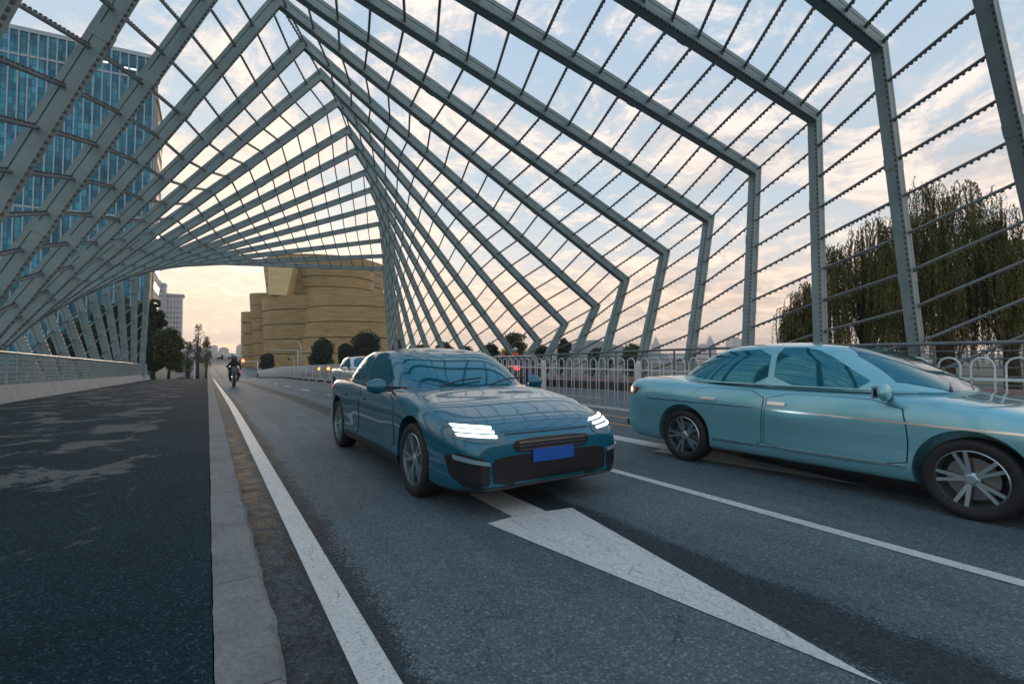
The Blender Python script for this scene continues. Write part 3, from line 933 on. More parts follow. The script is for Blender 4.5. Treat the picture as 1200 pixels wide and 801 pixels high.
def make_car(name, sp, pm, tint=None, alloy=None):
    tint = tint or TINT; alloy = alloy or ALLOY
    cb = CarBody(sp); root = empty(name)
    cb.low = subdivided(cb.low, 2); cb.gh = subdivided(cb.gh, 1)
    # lower body with wheel arches cut
    me = bpy.data.meshes.new('body'); me.from_pydata(cb.low[0], [], cb.low[1]); me.materials.append(pm); me.materials.append(BLACKPL)
    bm = bmesh.new(); bm.from_mesh(me); bmesh.ops.recalc_face_normals(bm, faces=bm.faces); bm.to_mesh(me); bm.free()
    lo = bpy.data.objects.new('body', me); COL.objects.link(lo)
    cut = MB()
    for ya in (sp['ax_f'], sp['ax_r']):
        for sd in (-1, 1):
            a, c = sd * (sp['W'] / 2 - .33), sd * (sp['W'] / 2 + .1)
            cut.tube((a, ya, sp['wr'] + .015), (c, ya, sp['wr'] + .015), sp['wr'] + .055, 40, mi=1)
    co_ = cut.build('cutter', [pm, BLACKPL])
    bm = bmesh.new(); bm.from_mesh(co_.data); bmesh.ops.recalc_face_normals(bm, faces=bm.faces); bm.to_mesh(co_.data); bm.free()
    md = lo.modifiers.new('b', 'BOOLEAN'); md.operation = 'DIFFERENCE'; md.object = co_; md.solver = 'EXACT'
    dg = bpy.context.evaluated_depsgraph_get(); dg.update()
    me2 = bpy.data.meshes.new_from_object(lo.evaluated_get(dg), depsgraph=dg)
    bpy.data.objects.remove(lo); bpy.data.objects.remove(co_)
    # join greenhouse shell
    bm = bmesh.new(); bm.from_mesh(me2)
    vv = [bm.verts.new(p) for p in cb.gh[0]]
    for f in cb.gh[1]:
        try: bm.faces.new([vv[i] for i in f])
        except ValueError: pass
    bmesh.ops.recalc_face_normals(bm, faces=bm.faces)
    me3 = bpy.data.meshes.new('body'); bm.to_mesh(me3); bm.free()
    me3.materials.clear(); me3.materials.append(pm); me3.materials.append(BLACKPL)
    body = bpy.data.objects.new('body', me3); COL.objects.link(body); body.parent = root; KIDS.setdefault(root.name, []).append(body)
    auto_smooth(body, 32)
    # ray targets without arches
    V = [Vector(p) for p in cb.low[0]]; F = [list(f) for f in cb.low[1]]
    b1 = BVHTree.FromPolygons(V, F)
    n = len(V); V2 = V + [Vector(p) for p in cb.gh[0]]; F2 = F + [[i + n for i in f] for f in cb.gh[1]]
    b2 = BVHTree.FromPolygons(V2, F2); bg_ = BVHTree.FromPolygons([Vector(p) for p in cb.gh[0]], [list(f) for f in cb.gh[1]])
    def P_(name, bvh, poly, mode, off, thick, mat, step=.05, sides=(1,), parent=None):
        res = []
        for sd in sides:
            pl = poly if mode == 'side' else [(x * sd, z) for x, z in poly]
            m = clip_patch(bvh, pl, mode, off, thick, step, sd)
            if m.f:
                o = m.build(name, mat, parent or root); auto_smooth(o, 40); res.append(o)
        return res
    for item in sp['parts'](sp):
        nm, tgt, poly, mode, off, thick, mat, sides = item[:8]
        step = item[8] if len(item) > 8 else .05
        par = item[9] if len(item) > 9 else None
        parent = None
        os_ = P_(nm, {'low': b1, 'all': b2, 'gh': bg_}[tgt], poly, mode, off, thick, mat, step, sides, parent)
    wheel_set(root, sp, alloy)
    # mirrors
    for sd in (-1, 1):
        mx = sd * (sp['W'] / 2 - .02); my = sp['mirror_y']; mz = sp['mirror_z']
        mb = MB()
        pr = [(.0, -.10), (.05, -.085), (.085, -.04), (.095, .02), (.085, .07), (.05, .095), (.0, .10)]
        hous = []
        n = 12; rings = []
        for k in range(7):
            t = k / 6; xx = mx + sd * (.0 + .20 * t); sc = math.sin(math.pi * (.22 + .62 * t)) 
            rings.append([(xx, my + .055 * sc * math.cos(2 * math.pi * j / n) - .02 * t, mz + .085 * sc * math.sin(2 * math.pi * j / n)) for j in range(n)])
        vs = [p for r_ in rings for p in r_]; fs = []
        for k in range(6):
            for j in range(n): fs.append((k * n + j, k * n + (j + 1) % n, (k + 1) * n + (j + 1) % n, (k + 1) * n + j))
        fs += [tuple(range(n)), tuple(range(6 * n, 7 * n))]
        mb.add(vs, fs)
        o = mb.build('side_mirror', pm, root, True)
        g = MB(); g.box((mx + sd * .105, my + .052, mz), (.15, .012, .11)); g.build('mirror_glass', CHROME, o)
        st = MB(); st.box((mx - sd * .03, my + .01, mz - .05), (.12, .05, .03)); st.build('mirror_stem', BLACKPL, o)
    return root

def hatch_parts(sp):
    Lh = sp['L'] / 2; g = sp['gh']; it = []
    # glass
    it.append(('windscreen', 'gh', smooth_poly([(-.75, 1.00), (.75, 1.00), (.60, 1.375), (0, 1.405), (-.60, 1.375)], 1), 'front', .006, .02, TINT, (1,), .06))
    it.append(('rear_window', 'gh', smooth_poly([(-.66, 1.02), (.66, 1.02), (.54, 1.34), (-.54, 1.34)], 1), 'rear', .006, .02, TINT, (1,), .06))
    it.append(('side_window', 'gh', smooth_poly([(-.62, 1.005), (.36, 1.01), (.36, 1.36), (.10, 1.375), (-.10, 1.34)], 1), 'side', .006, .02, TINT, (1, -1), .06))
    it.append(('side_window', 'gh', smooth_poly([(.43, 1.01), (1.28, 1.03), (1.52, 1.10), (1.05, 1.30), (.43, 1.36)], 1), 'side', .006, .02, TINT, (1, -1), .06))
    it.append(('window_trim', 'gh', [(-.86, .972), (1.66, .99), (1.66, 1.002), (-.86, .984)], 'side', .010, .02, CHROME, (1, -1), .08))
    # doors: dark gap plus painted skin
    d1 = [(-.98, .36), (-.98, .62), (-.92, .90), (.36, .92), (.39, .60), (.39, .34)]
    d2 = [(.43, .34), (.43, .60), (.40, .92), (1.22, .95), (1.36, .82), (1.20, .62), (1.06, .42), (1.0, .34)]
    for d in (d1, d2):
        cx = sum(p[0] for p in d) / len(d); cz = sum(p[1] for p in d) / len(d)
        big = [(cx + (p[0] - cx) * 1.014, cz + (p[1] - cz) * 1.025) for p in d]
        it.append(('door_seal', 'low', smooth_poly(big, 1), 'side', .002, .01, BLACKPL, (1, -1), .035))
        it.append(('door', 'low', smooth_poly(d, 1), 'side', .008, .014, sp['paint'], (1, -1), .035))
    for hy in (.16, 1.02):
        it.append(('door_handle', 'low', rrect(hy, hy + .19, .79, .822, .014), 'side', .030, .03, sp['paint'], (1, -1), .03))
    it.append(('sill_trim', 'low', [(-1.12, .235), (1.08, .235), (1.08, .315), (-1.12, .315)], 'side', .012, .03, BLACKPL, (1, -1), .08))
    # front
    it.append(('headlight', 'low', smooth_poly([(.46, .60), (.52, .70), (.70, .745), (.86, .765), (.88, .66), (.76, .61)], 1), 'front', .007, .03, LENS, (1, -1), .03))
    for z in (.635, .668, .700):
        it.append(('headlight_strip', 'low', [(.55, z), (.83, z + .024), (.835, z + .038), (.55, z + .012)], 'front', .017, .012, LED, (1, -1), .03))
    it.append(('bonnet_gap', 'low', [(-.46, .655), (.46, .655), (.46, .662), (-.46, .662)], 'front', .004, .01, BLACKPL, (1,), .05))
    it.append(('grille', 'low', smooth_poly([(-.36, .50), (.36, .50), (.42, .56), (.38, .62), (-.38, .62), (-.42, .56)], 1), 'front', .005, .02, BLACKPL, (1,), .04))
    for z in (.525, .556, .587):
        it.append(('grille_bar', 'low', [(-.36, z), (.36, z), (.36, z + .008), (-.36, z + .008)], 'front', .016, .012, DARKCH, (1,), .05))
    it.append(('air_intake', 'low', smooth_poly([(-.60, .235), (.60, .235), (.62, .47), (.46, .49), (-.46, .49), (-.62, .47)], 1), 'front', .005, .02, BLACKPL, (1,), .05))  # intake enlarged in black so its colour carries the lower bumper's shade
    it.append(('side_intake_shade', 'low', smooth_poly([(.635, .235), (.86, .27), (.90, .54), (.64, .475)], 1), 'front', .005, .02, BLACKPL, (1, -1), .04))  # side opening, its black spread over the shaded bumper as well
    it.append(('fog_lamp', 'low', [(.64, .425), (.86, .475), (.865, .51), (.64, .455)], 'front', .016, .012, FOG, (1, -1), .03))
    it.append(('number_plate', 'low', [(-.22, .415), (.22, .415), (.22, .525), (-.22, .525)], 'front', .022, .018, PLATE, (1,), .05))
    it.append(('front_splitter', 'low', [(-.82, .215), (.82, .215), (.82, .24), (-.82, .24)], 'front', .02, .03, BLACKPL, (1,), .06))
    # rear
    it.append(('tail_light', 'low', smooth_poly([(.30, .80), (.86, .80), (.86, .90), (.30, .86)], 1), 'rear', .01, .02, TAIL, (1, -1), .05))
    return it
DARKCH = base_mat('dark_chrome', (.20, .24, .26), .2, .9)
FOG = base_mat('fog_lens', (.25, .42, .45), .15, .3, .6, .5)
HATCH = dict(L=4.95, W=1.93, zb=.17, rf=.50, nosez=.47, tailz=.62, fw=.72, fr=1.05, rw=.84, wr=.345, ax_f=-1.50, ax_r=1.55,
             top=[(-2.5, .70), (-2.2, .79), (-1.7, .90), (-1.2, .985), (-.9, 1.01), (2.0, 1.01), (2.25, .99), (2.5, .94)],
             shoulder=[(-2.5, .66), (-2.1, .75), (-1.6, .86), (-1.0, .915), (0, .93), (1.2, .95), (1.9, .97), (2.5, .90)],
             waist=[(-2.5, 1), (-1.5, 1.0), (-.6, .975), (.7, .975), (1.5, 1.0), (2.5, .98)],
             gh=dict(zb=.93, zr=1.395, crown=.055, yf0=-1.18, yf1=-.12, yr0=2.28, yr1=1.10, w0=.86, w1=.665, taper=.16, n=4.4, pz=1.5, pr=.9),
             mirror_y=-.68, mirror_z=1.0, parts=hatch_parts, paint=P_TEAL)
suv = make_car('parked_car', HATCH, P_TEAL)
suv.name = 'hatchback_car'
suv.location = (2.60, 5.93, 0)
tag(suv, 'dark teal hatchback with lit headlights driving towards us in the nearest lane', 'car')

def sedan_parts(sp):
    it = []
    it.append(('windscreen', 'gh', smooth_poly([(-.70, 1.00), (.70, 1.00), (.55, 1.41), (0, 1.44), (-.55, 1.41)], 1), 'front', .006, .02, TINT, (1,), .06))
    it.append(('rear_window', 'gh', smooth_poly([(-.70, 1.02), (.70, 1.02), (.56, 1.40), (-.56, 1.40)], 1), 'rear', .006, .02, TINT, (1,), .06))
    it.append(('side_window', 'gh', smooth_poly([(-.78, 1.015), (.22, 1.02), (.22, 1.415), (-.02, 1.42), (-.24, 1.375)], 1), 'side', .006, .02, TINT, (1, -1), .06))
    it.append(('side_window', 'gh', smooth_poly([(.29, 1.02), (1.05, 1.03), (1.40, 1.09), (1.02, 1.37), (.29, 1.415)], 1), 'side', .006, .02, TINT, (1, -1), .06))
    it.append(('window_trim', 'gh', [(-1.0, .985), (1.5, 1.0), (1.5, 1.014), (-1.0, 1.0)], 'side', .010, .02, CHROME, (1, -1), .08))
    d1 = [(-.98, .34), (-1.0, .62), (-.95, .91), (.24, .93), (.28, .60), (.28, .33)]
    d2 = [(.32, .33), (.32, .60), (.28, .93), (1.08, .95), (1.20, .82), (1.02, .62), (.94, .42), (.90, .33)]
    for d in (d1, d2):
        cx = sum(p[0] for p in d) / len(d); cz = sum(p[1] for p in d) / len(d)
        big = [(cx + (p[0] - cx) * 1.014, cz + (p[1] - cz) * 1.025) for p in d]
        it.append(('door_seal', 'low', smooth_poly(big, 1), 'side', .002, .01, BLACKPL, (1, -1), .035))
        it.append(('door', 'low', smooth_poly(d, 1), 'side', .008, .014, sp['paint'], (1, -1), .035))
    for hy in (.04, .86):
        it.append(('door_handle', 'low', rrect(hy, hy + .19, .80, .832, .014), 'side', .030, .03, CHROME, (1, -1), .03))
    it.append(('side_crease', 'low', [(-1.9, .715), (1.9, .76), (1.9, .775), (-1.9, .733)], 'side', .008, .012, sp['trim'], (1, -1), .08))
    it.append(('sill_trim', 'low', [(-.98, .345), (.92, .335), (.92, .352), (-.98, .362)], 'side', .012, .015, CHROME, (1, -1), .08))
    it.append(('fuel_flap', 'low', rrect(1.62, 1.80, .80, .94, .03), 'side', .003, .01, sp['paint'], (1,), .05))
    it.append(('headlight', 'low', smooth_poly([(.48, .60), (.55, .72), (.70, .76), (.86, .77), (.87, .68), (.78, .62)], 1), 'front', .007, .03, LENS, (1, -1), .03))
    it.append(('headlight_strip', 'low', [(.55, .67), (.82, .69), (.82, .72), (.55, .70)], 'front', .017, .012, LED if sp.get('lit') else FOG, (1, -1), .03))
    it.append(('grille', 'low', smooth_poly([(-.40, .50), (.40, .50), (.45, .62), (.42, .68), (-.42, .68), (-.45, .62)], 1), 'front', .005, .02, BLACKPL, (1,), .04))
    for z in (.54, .585, .63):
        it.append(('grille_bar', 'low', [(-.40, z), (.40, z), (.40, z + .012), (-.40, z + .012)], 'front', .016, .012, CHROME, (1,), .05))
    it.append(('air_intake', 'low', smooth_poly([(-.62, .26), (.62, .26), (.66, .38), (-.66, .38)], 1), 'front', .005, .02, BLACKPL, (1,), .05))
    it.append(('number_plate', 'low', [(-.22, .40), (.22, .40), (.22, .51), (-.22, .51)], 'front', .022, .018, PLATE, (1,), .05))
    it.append(('tail_light', 'low', smooth_poly([(.44, .78), (.86, .78), (.86, .92), (.44, .90)], 1), 'rear', .01, .02, sp['tail'], (1, -1), .05))
    it.append(('rear_plate', 'low', [(-.22, .60), (.22, .60), (.22, .71), (-.22, .71)], 'rear', .012, .018, PLATE, (1,), .05))
    return it
TAILOFF = base_mat('tail_lamp_lens', (.25, .02, .02), .12, 0, .6, .6)
SEDAN = dict(L=4.72, W=1.84, zb=.20, nosez=.54, tailz=.66, fw=.80, fr=.75, rw=.84, wr=.325, ax_f=-1.40, ax_r=1.34,
             top=[(-2.4, .76), (-2.1, .83), (-1.5, .94), (-1.1, .99), (-.8, 1.01), (1.3, 1.03), (1.7, 1.06), (2.3, 1.05)],
             shoulder=[(-2.4, .70), (-2.0, .79), (-1.5, .88), (-1.0, .925), (0, .94), (1.2, .965), (2.0, .98), (2.4, .96)],
             waist=[(-2.5, 1), (-1.5, 1.0), (-.6, .98), (.7, .98), (1.5, 1.0), (2.5, .98)],
             gh=dict(zb=.95, zr=1.44, crown=.055, yf0=-1.28, yf1=-.30, yr0=1.78, yr1=.92, w0=.815, w1=.62, taper=.08, n=4.2, pz=1.45),
             mirror_y=-.86, mirror_z=1.0, parts=sedan_parts, paint=P_SILV, trim=CHROME, tail=TAILOFF)
def wipers(root, z0, y0, w):
    for sd, x0 in ((1, -.48), (1, .12)):
        m = MB(); m.path([(x0, y0, z0), (x0 + .28, y0 + .09, z0 + .055), (x0 + .56, y0 + .13, z0 + .075)], .009, 5); m.build('wiper', BLACKPL, root)
wipers(suv, 1.005, -1.13, .8)
m = MB(); m.path([(0, .98, 1.44), (0, 1.06, 1.475), (0, 1.16, 1.455)], .03, 8, radii=[.012, .03, .035]); m.build('roof_antenna', P_TEAL, suv, True)
sed = make_car('sedan_car', SEDAN, P_SILV)
wipers(sed, 1.01, -1.20, .8)
sed.location = (6.08, 2.78, 0); sed.rotation_euler = (0, 0, R(1.2))
tag(sed, 'pale silver-teal sedan in the middle lane, running out of the right side of the picture', 'car')
WS = dict(SEDAN); WS.update(paint=P_WHITE, lit=True)
wh = make_car('sedan_car', WS, P_WHITE)
y = 19.5; wh.location = (5.35, y, D(y)); wh.rotation_euler = (math.atan2(D(y + 1) - D(y - 1), 2), 0, 0)
tag(wh, 'white sedan following right behind the dark teal hatchback', 'car')
RS = dict(SEDAN); RS.update(paint=P_RED, trim=BLACKPL, tail=TAIL)
rc = make_car('sedan_car', RS, P_RED, TINT2)
def place(o, x, y, rz, label):
    # the car's own pitch follows the deck
    o.location = (x, y, D(y))
    sl = math.atan2(D(y + 1) - D(y - 1), 2)
    o.rotation_euler = (sl if abs(rz) < 90 else -sl, 0, R(rz))
    tag(o, label, 'car')
place(rc, 10.2, 119, 180, 'small red car with tail lamps lit, far off near the red signal')
KIDS_RC = rc
c2 = copy_tree(rc); place(c2, 5.6, 128, 180, 'farthest red car, seen just left of the distant signal poles'); 
NS = dict(SEDAN); NS.update(paint=P_NAVY, trim=BLACKPL, tail=TAILOFF)
nc = make_car('sedan_car', NS, P_NAVY, TINT2)
place(nc, 13.4, 84, 180, 'dark blue car on the far carriageway beyond the end of the white fence')
# the dark van with red tail lamps on the other carriageway
def van_parts(sp):
    it = []
    it.append(('windscreen', 'gh', smooth_poly([(-.76, 1.10), (.76, 1.10), (.68, 1.45), (-.68, 1.45)], 1), 'front', .006, .02, TINT2, (1,), .07))
    it.append(('rear_window', 'gh', smooth_poly([(-.70, 1.12), (.70, 1.12), (.62, 1.42), (-.62, 1.42)], 1), 'rear', .006, .02, TINT2, (1,), .07))
    for a, c in ((-1.05, -.1), (-.02, .85), (.95, 1.75)):
        it.append(('side_window', 'gh', smooth_poly([(a + (.12 if a < -1 else 0), 1.10), (c, 1.10), (c - (.10 if c > 1.6 else 0), 1.42), (a + (.42 if a < -1 else 0), 1.42)], 1), 'side', .006, .02, TINT2, (1, -1), .07))
    it.append(('tail_light', 'low', rrect(.62, .88, .86, 1.04, .03), 'rear', .012, .02, TAIL, (1, -1), .05))
    it.append(('rear_plate', 'low', [(-.22, .62), (.22, .62), (.22, .73), (-.22, .73)], 'rear', .012, .018, PLATE, (1,), .05))
    it.append(('bumper', 'low', [(-.80, .34), (.80, .34), (.80, .52), (-.80, .52)], 'rear', .03, .04, BLACKPL, (1,), .06))
    it.append(('headlight', 'low', rrect(.52, .86, .68, .84, .04), 'front', .01, .02, LENS, (1, -1), .05))
    it.append(('door', 'low', rrect(-1.0, -.05, .36, 1.0, .05), 'side', .004, .012, P_NAVY, (1, -1), .07))
    it.append(('sliding_door', 'low', rrect(0, .92, .36, 1.0, .05), 'side', .004, .012, P_NAVY, (1, -1), .07))
    return it
VAN = dict(L=4.7, W=1.86, zb=.22, nosez=.62, tailz=.70, fw=.84, fr=.6, rw=.93, wr=.33, ax_f=-1.45, ax_r=1.35,
           top=[(-2.4, .92), (-2.0, 1.0), (-1.5, 1.08), (2.4, 1.10)], shoulder=[(-2.4, .84), (-1.8, .95), (-1.2, 1.03), (2.4, 1.05)], rr=.12,
           gh=dict(zb=1.02, zr=1.50, crown=.05, yf0=-1.75, yf1=-.85, yr0=2.25, yr1=2.0, w0=.86, w1=.74, taper=.03, n=5, pz=1.3),
           mirror_y=-1.15, mirror_z=1.08, parts=van_parts, paint=P_NAVY)
van = make_car('passenger_van', VAN, P_NAVY, TINT2)
y = 20.7; van.location = (12.6, y, D(y)); van.rotation_euler = (-math.atan2(D(y + 1) - D(y - 1), 2), 0, R(180))
tag(van, 'dark navy van with two red tail lamps lit, seen through the white median fence', 'van')
# ------------------------------------------------------------------ people
SKIN = base_mat('skin', (.42, .24, .17), .55)
def skin_body(name, verts, edges, radii, mat, parent=None, root=0, sub=2):
    me = bpy.data.meshes.new(name); me.from_pydata(verts, edges, [])
    o = bpy.data.objects.new(name, me); COL.objects.link(o)
    sk = o.modifiers.new('s', 'SKIN'); sk.use_smooth_shade = True
    for i, r in enumerate(radii):
        rr = r if isinstance(r, tuple) else (r, r)
        me.skin_vertices[0].data[i].radius = rr
    me.skin_vertices[0].data[root].use_root = True
    ss = o.modifiers.new('d', 'SUBSURF'); ss.levels = sub; ss.render_levels = sub
    dg = bpy.context.evaluated_depsgraph_get(); dg.update()
    m2 = bpy.data.meshes.new_from_object(o.evaluated_get(dg), depsgraph=dg)
    bpy.data.objects.remove(o)
    m2.name = name; m2.materials.clear(); m2.materials.append(mat)
    for p in m2.polygons: p.use_smooth = True; p.material_index = 0
    o = bpy.data.objects.new(name, m2); COL.objects.link(o)
    if parent: o.parent = parent; KIDS.setdefault(parent.name, []).append(o)
    return o
def head_mesh(mb, c, r, mi=0, face=-1):
    n = 16; vs = []; rows = 12
    c = Vector(c)
    for j in range(rows + 1):
        ph = math.pi * j / rows
        for i in range(n):
            th = 2 * math.pi * i / n
            x, y, z = math.sin(ph) * math.cos(th) * .78, math.sin(ph) * math.sin(th) * .95, math.cos(ph) * 1.15
            if z < -.1: x *= 1 + .28 * (z + .1); 
            k = y * face
            if k > .7 and abs(x) < .22 and -.35 < z < .2: y += face * .22 * (1 - abs(x) / .22)
            vs.append(c + Vector((x, y, z)) * r)
    fs = [(j * n + i, j * n + (i + 1) % n, (j + 1) * n + (i + 1) % n, (j + 1) * n + i) for j in range(rows) for i in range(n)]
    mb.add(vs, fs, mi)
CLOTHD = noisy('dark_riding_clothes', (.012, .014, .018), (.03, .033, .04), 14, .75)
BLUEC = noisy('blue_cloth', (.02, .06, .20), (.03, .09, .26), 14, .7)
ORANGE = noisy('orange_workwear', (.75, .10, .02), (.9, .16, .04), 14, .7)
DARKTR = noisy('dark_trousers', (.03, .035, .045), (.05, .055, .065), 14, .8)
HELM = base_mat('helmet_shell', (.012, .014, .02), .2, 0, .5, .8)
# motorcycle
bx, by = 1.35, 33.0
moto = empty('motorcycle', (bx, by, D(by)))
tag(moto, 'small dark motorcycle coming towards us along the white edge line', 'motorcycle')
for yy in (-.64, .64):
    w = empty('wheel', (0, yy, .30), 0, moto); KIDS.setdefault(moto.name, []).append(w)
    m = MB(); m.lathe([(.22, -.045), (.27, -.055), (.30, -.02), (.30, .02), (.27, .055), (.22, .045)], 'x', 28); m.build('tyre', RUBBER, w, True)
    m = MB(); m.lathe([(.225, -.03), (.21, 0), (.225, .03)], 'x', 28)
    for k in range(5):
        a = 2 * math.pi * k / 5; m.tube((0, 0, 0), (0, math.cos(a) * .22, math.sin(a) * .22), .014, 6)
    m.tube((-.06, 0, 0), (.06, 0, 0), .04, 10)
    m.build('rim', DARKCH, w)
m = MB()
for sd in (-1, 1): m.tube((sd * .09, -.64, .30), (sd * .07, -.42, .92), .025, 8)
m.box((0, -.43, .90), (.22, .05, .05)); m.build('fork', DARKCH, moto)
m = MB(); m.lathe([(.30, -.09), (.345, -.07), (.345, .07), (.30, .09)], 'x', 14, (0, -.64, .30), 0, R(30), R(150)); m.build('front_mudguard', BLACKPL, moto)
m = MB(); m.path([(-.36, -.30, 1.02), (-.22, -.40, 1.0), (0, -.42, .97), (.22, -.40, 1.0), (.36, -.30, 1.02)], .016, 8); m.build('handlebar', BLACKPL, moto, True)
m = MB(); m.path([(0, -.40, .86), (0, -.15, .78), (0, .15, .72), (0, .55, .66)], .09, 10, radii=[.07, .13, .12, .07]); m.build('fuel_tank', P_NAVY, moto, True)
m = MB(); m.box((0, .02, .42), (.28, .42, .34)); m.tube((.0, -.1, .30), (.0, .2, .30), .12, 12); o = m.build('engine', DARKCH, moto)
m = MB(); m.path([(0, .05, .80), (0, .35, .79), (0, .72, .84)], .10, 10, radii=[.10, .13, .09]); m.build('saddle', BLACKPL, moto, True)
m = MB(); m.path([(0, .1, .3), (0, .64, .30)], .03, 6); m.path([(.14, .1, .28), (.16, .7, .34)], .045, 10); m.build('exhaust', DARKCH, moto, True)
m = MB(); m.lathe([(.001, -.06), (.08, -.05), (.10, 0), (.09, .05), (.001, .06)], 'z', 16, (0, -.50, .86)); 
m.build('headlamp', LENS, moto, True)
m = MB(); m.add([(-.17, -.50, .95), (.17, -.50, .95), (.13, -.40, 1.20), (-.13, -.40, 1.20), (-.17, -.49, .95), (.17, -.49, .95), (.13, -.39, 1.20), (-.13, -.39, 1.20)],
      [(0, 1, 2, 3), (7, 6, 5, 4), (0, 4, 5, 1), (1, 5, 6, 2), (2, 6, 7, 3), (3, 7, 4, 0)]); m.build('windshield', LENS, moto)
m = MB()
for sd in (-1, 1):
    m.tube((sd * .30, -.36, 1.02), (sd * .36, -.38, 1.18), .008, 5); m.box((sd * .38, -.38, 1.20), (.13, .02, .08))
m.build('mirror', BLACKPL, moto)
m = MB(); m.box((0, .86, .98), (.50, .36, .36)); o = m.build('cargo_box', BLACKPL, moto)
rider = empty('person', (bx, by + .12, D(by)))
tag(rider, 'person in dark clothes and black helmet riding the motorcycle, hands on the bars', 'person')
V_ = [(0, .16, .90), (0, .12, 1.10), (0, .06, 1.32), (0, .03, 1.46), (0, .0, 1.54),
      (.20, .05, 1.40), (.33, -.08, 1.18), (.30, -.36, 1.06), (-.20, .05, 1.40), (-.33, -.08, 1.18), (-.30, -.36, 1.06),
      (.13, .10, .88), (.24, -.30, .82), (.20, -.12, .42), (.20, -.24, .34), (-.13, .10, .88), (-.24, -.30, .82), (-.20, -.12, .42), (-.20, -.24, .34)]
E_ = [(0, 1), (1, 2), (2, 3), (3, 4), (3, 5), (5, 6), (6, 7), (3, 8), (8, 9), (9, 10), (0, 11), (11, 12), (12, 13), (13, 14), (0, 15), (15, 16), (16, 17), (17, 18)]
Ra = [(.17, .13), (.17, .13), (.20, .13), (.12, .10), .065, .085, .06, .042, .085, .06, .042, .10, .085, .055, .045, .10, .085, .055, .045]
skin_body('body', V_, E_, Ra, CLOTHD, rider)
m = MB(); head_mesh(m, (0, -.03, 1.66), .118); m.build('face', SKIN, rider, True)
m = MB(); m.lathe([(.001, .165), (.07, .155), (.12, .11), (.145, .04), (.15, -.03), (.14, -.09), (.12, -.11)], 'z', 20, (0, 0, 1.68)); m.build('helmet', HELM, rider, True)
for sd in (-1, 1):
    m = MB(); m.box((sd * .30, -.50 + .02, 1.045), (.07, .07, .05)); 
    for k in range(4): m.path([(sd * (.27 + .022 * k), -.50, 1.07), (sd * (.27 + .022 * k), -.555, 1.045), (sd * (.27 + .022 * k), -.53, 1.005)], .011, 6)
    m.path([(sd * .26, -.46, 1.04), (sd * .245, -.50, 1.01), (sd * .255, -.53, .995)], .012, 6)
    m.build('hand', BLACKPL, rider, True)
# two workers in orange on the far footway
def worker(x, y, rz, label, lean, hat):
    r = empty('person', (x, y, D(y) + .335), rz)
    tag(r, label, 'person', 'workers in orange on the far footway')
    V_ = [(0, 0, .92), (0, 0, 1.10), (0, lean * .3, 1.30), (0, lean * .5, 1.42), (0, lean * .6, 1.50),
          (.19, lean * .4, 1.38), (.25, 0, 1.12), (.22, -.18, .94), (.22, -.24, .88), (-.19, lean * .4, 1.38), (-.26, .02, 1.12), (-.24, -.10, .90), (-.24, -.14, .83),
          (.10, 0, .86), (.12, -.03, .48), (.12, 0, .09), (.12, -.14, .05), (-.10, 0, .86), (-.12, .05, .48), (-.13, .12, .09), (-.13, -.02, .05)]
    E_ = [(0, 1), (1, 2), (2, 3), (3, 4), (3, 5), (5, 6), (6, 7), (7, 8), (3, 9), (9, 10), (10, 11), (11, 12), (0, 13), (13, 14), (14, 15), (15, 16), (0, 17), (17, 18), (18, 19), (19, 20)]
    Ra = [(.16, .12), (.155, .115), (.18, .125), (.11, .09), .055, .07, .05, .038, .03, .07, .05, .038, .03, .09, .065, .045, .04, .09, .065, .045, .04]
    b_ = skin_body('body', V_, E_, Ra, ORANGE, r)
    b_.data.materials.append(DARKTR); b_.data.materials.append(SKIN)
    for p in b_.data.polygons:
        if p.center.z < .86: p.material_index = 1
        if abs(p.center.x) > .17 and p.center.z < .95 and p.center.z > .7 and p.center.y < -.06: p.material_index = 2
    m = MB(); head_mesh(m, (0, lean * .7, 1.62), .11); m.build('face', SKIN, r, True)
    m = MB(); m.lathe([(.001, .14), (.07, .13), (.108, .08), (.12, .03), (.19, .015), (.19, .005)], 'z', 18, (0, lean * .7, 1.63)); m.build('cap', hat, r, True)
    m = MB(); m.lathe([(.168, -.015), (.172, .0), (.168, .03)], 'z', 20, (0, 0, 1.08)); m.build('reflective_band', WHITEP, r)
worker(14.95, 24.8, R(60), 'worker in orange with a yellow cap, left one of the pair beyond the navy van', -.04, base_mat('yellow_cap', (.7, .5, .1), .5))
worker(14.95, 23.3, R(200), 'worker in orange with a white cap, right one of the pair beyond the navy van', -.10, WHITEP)
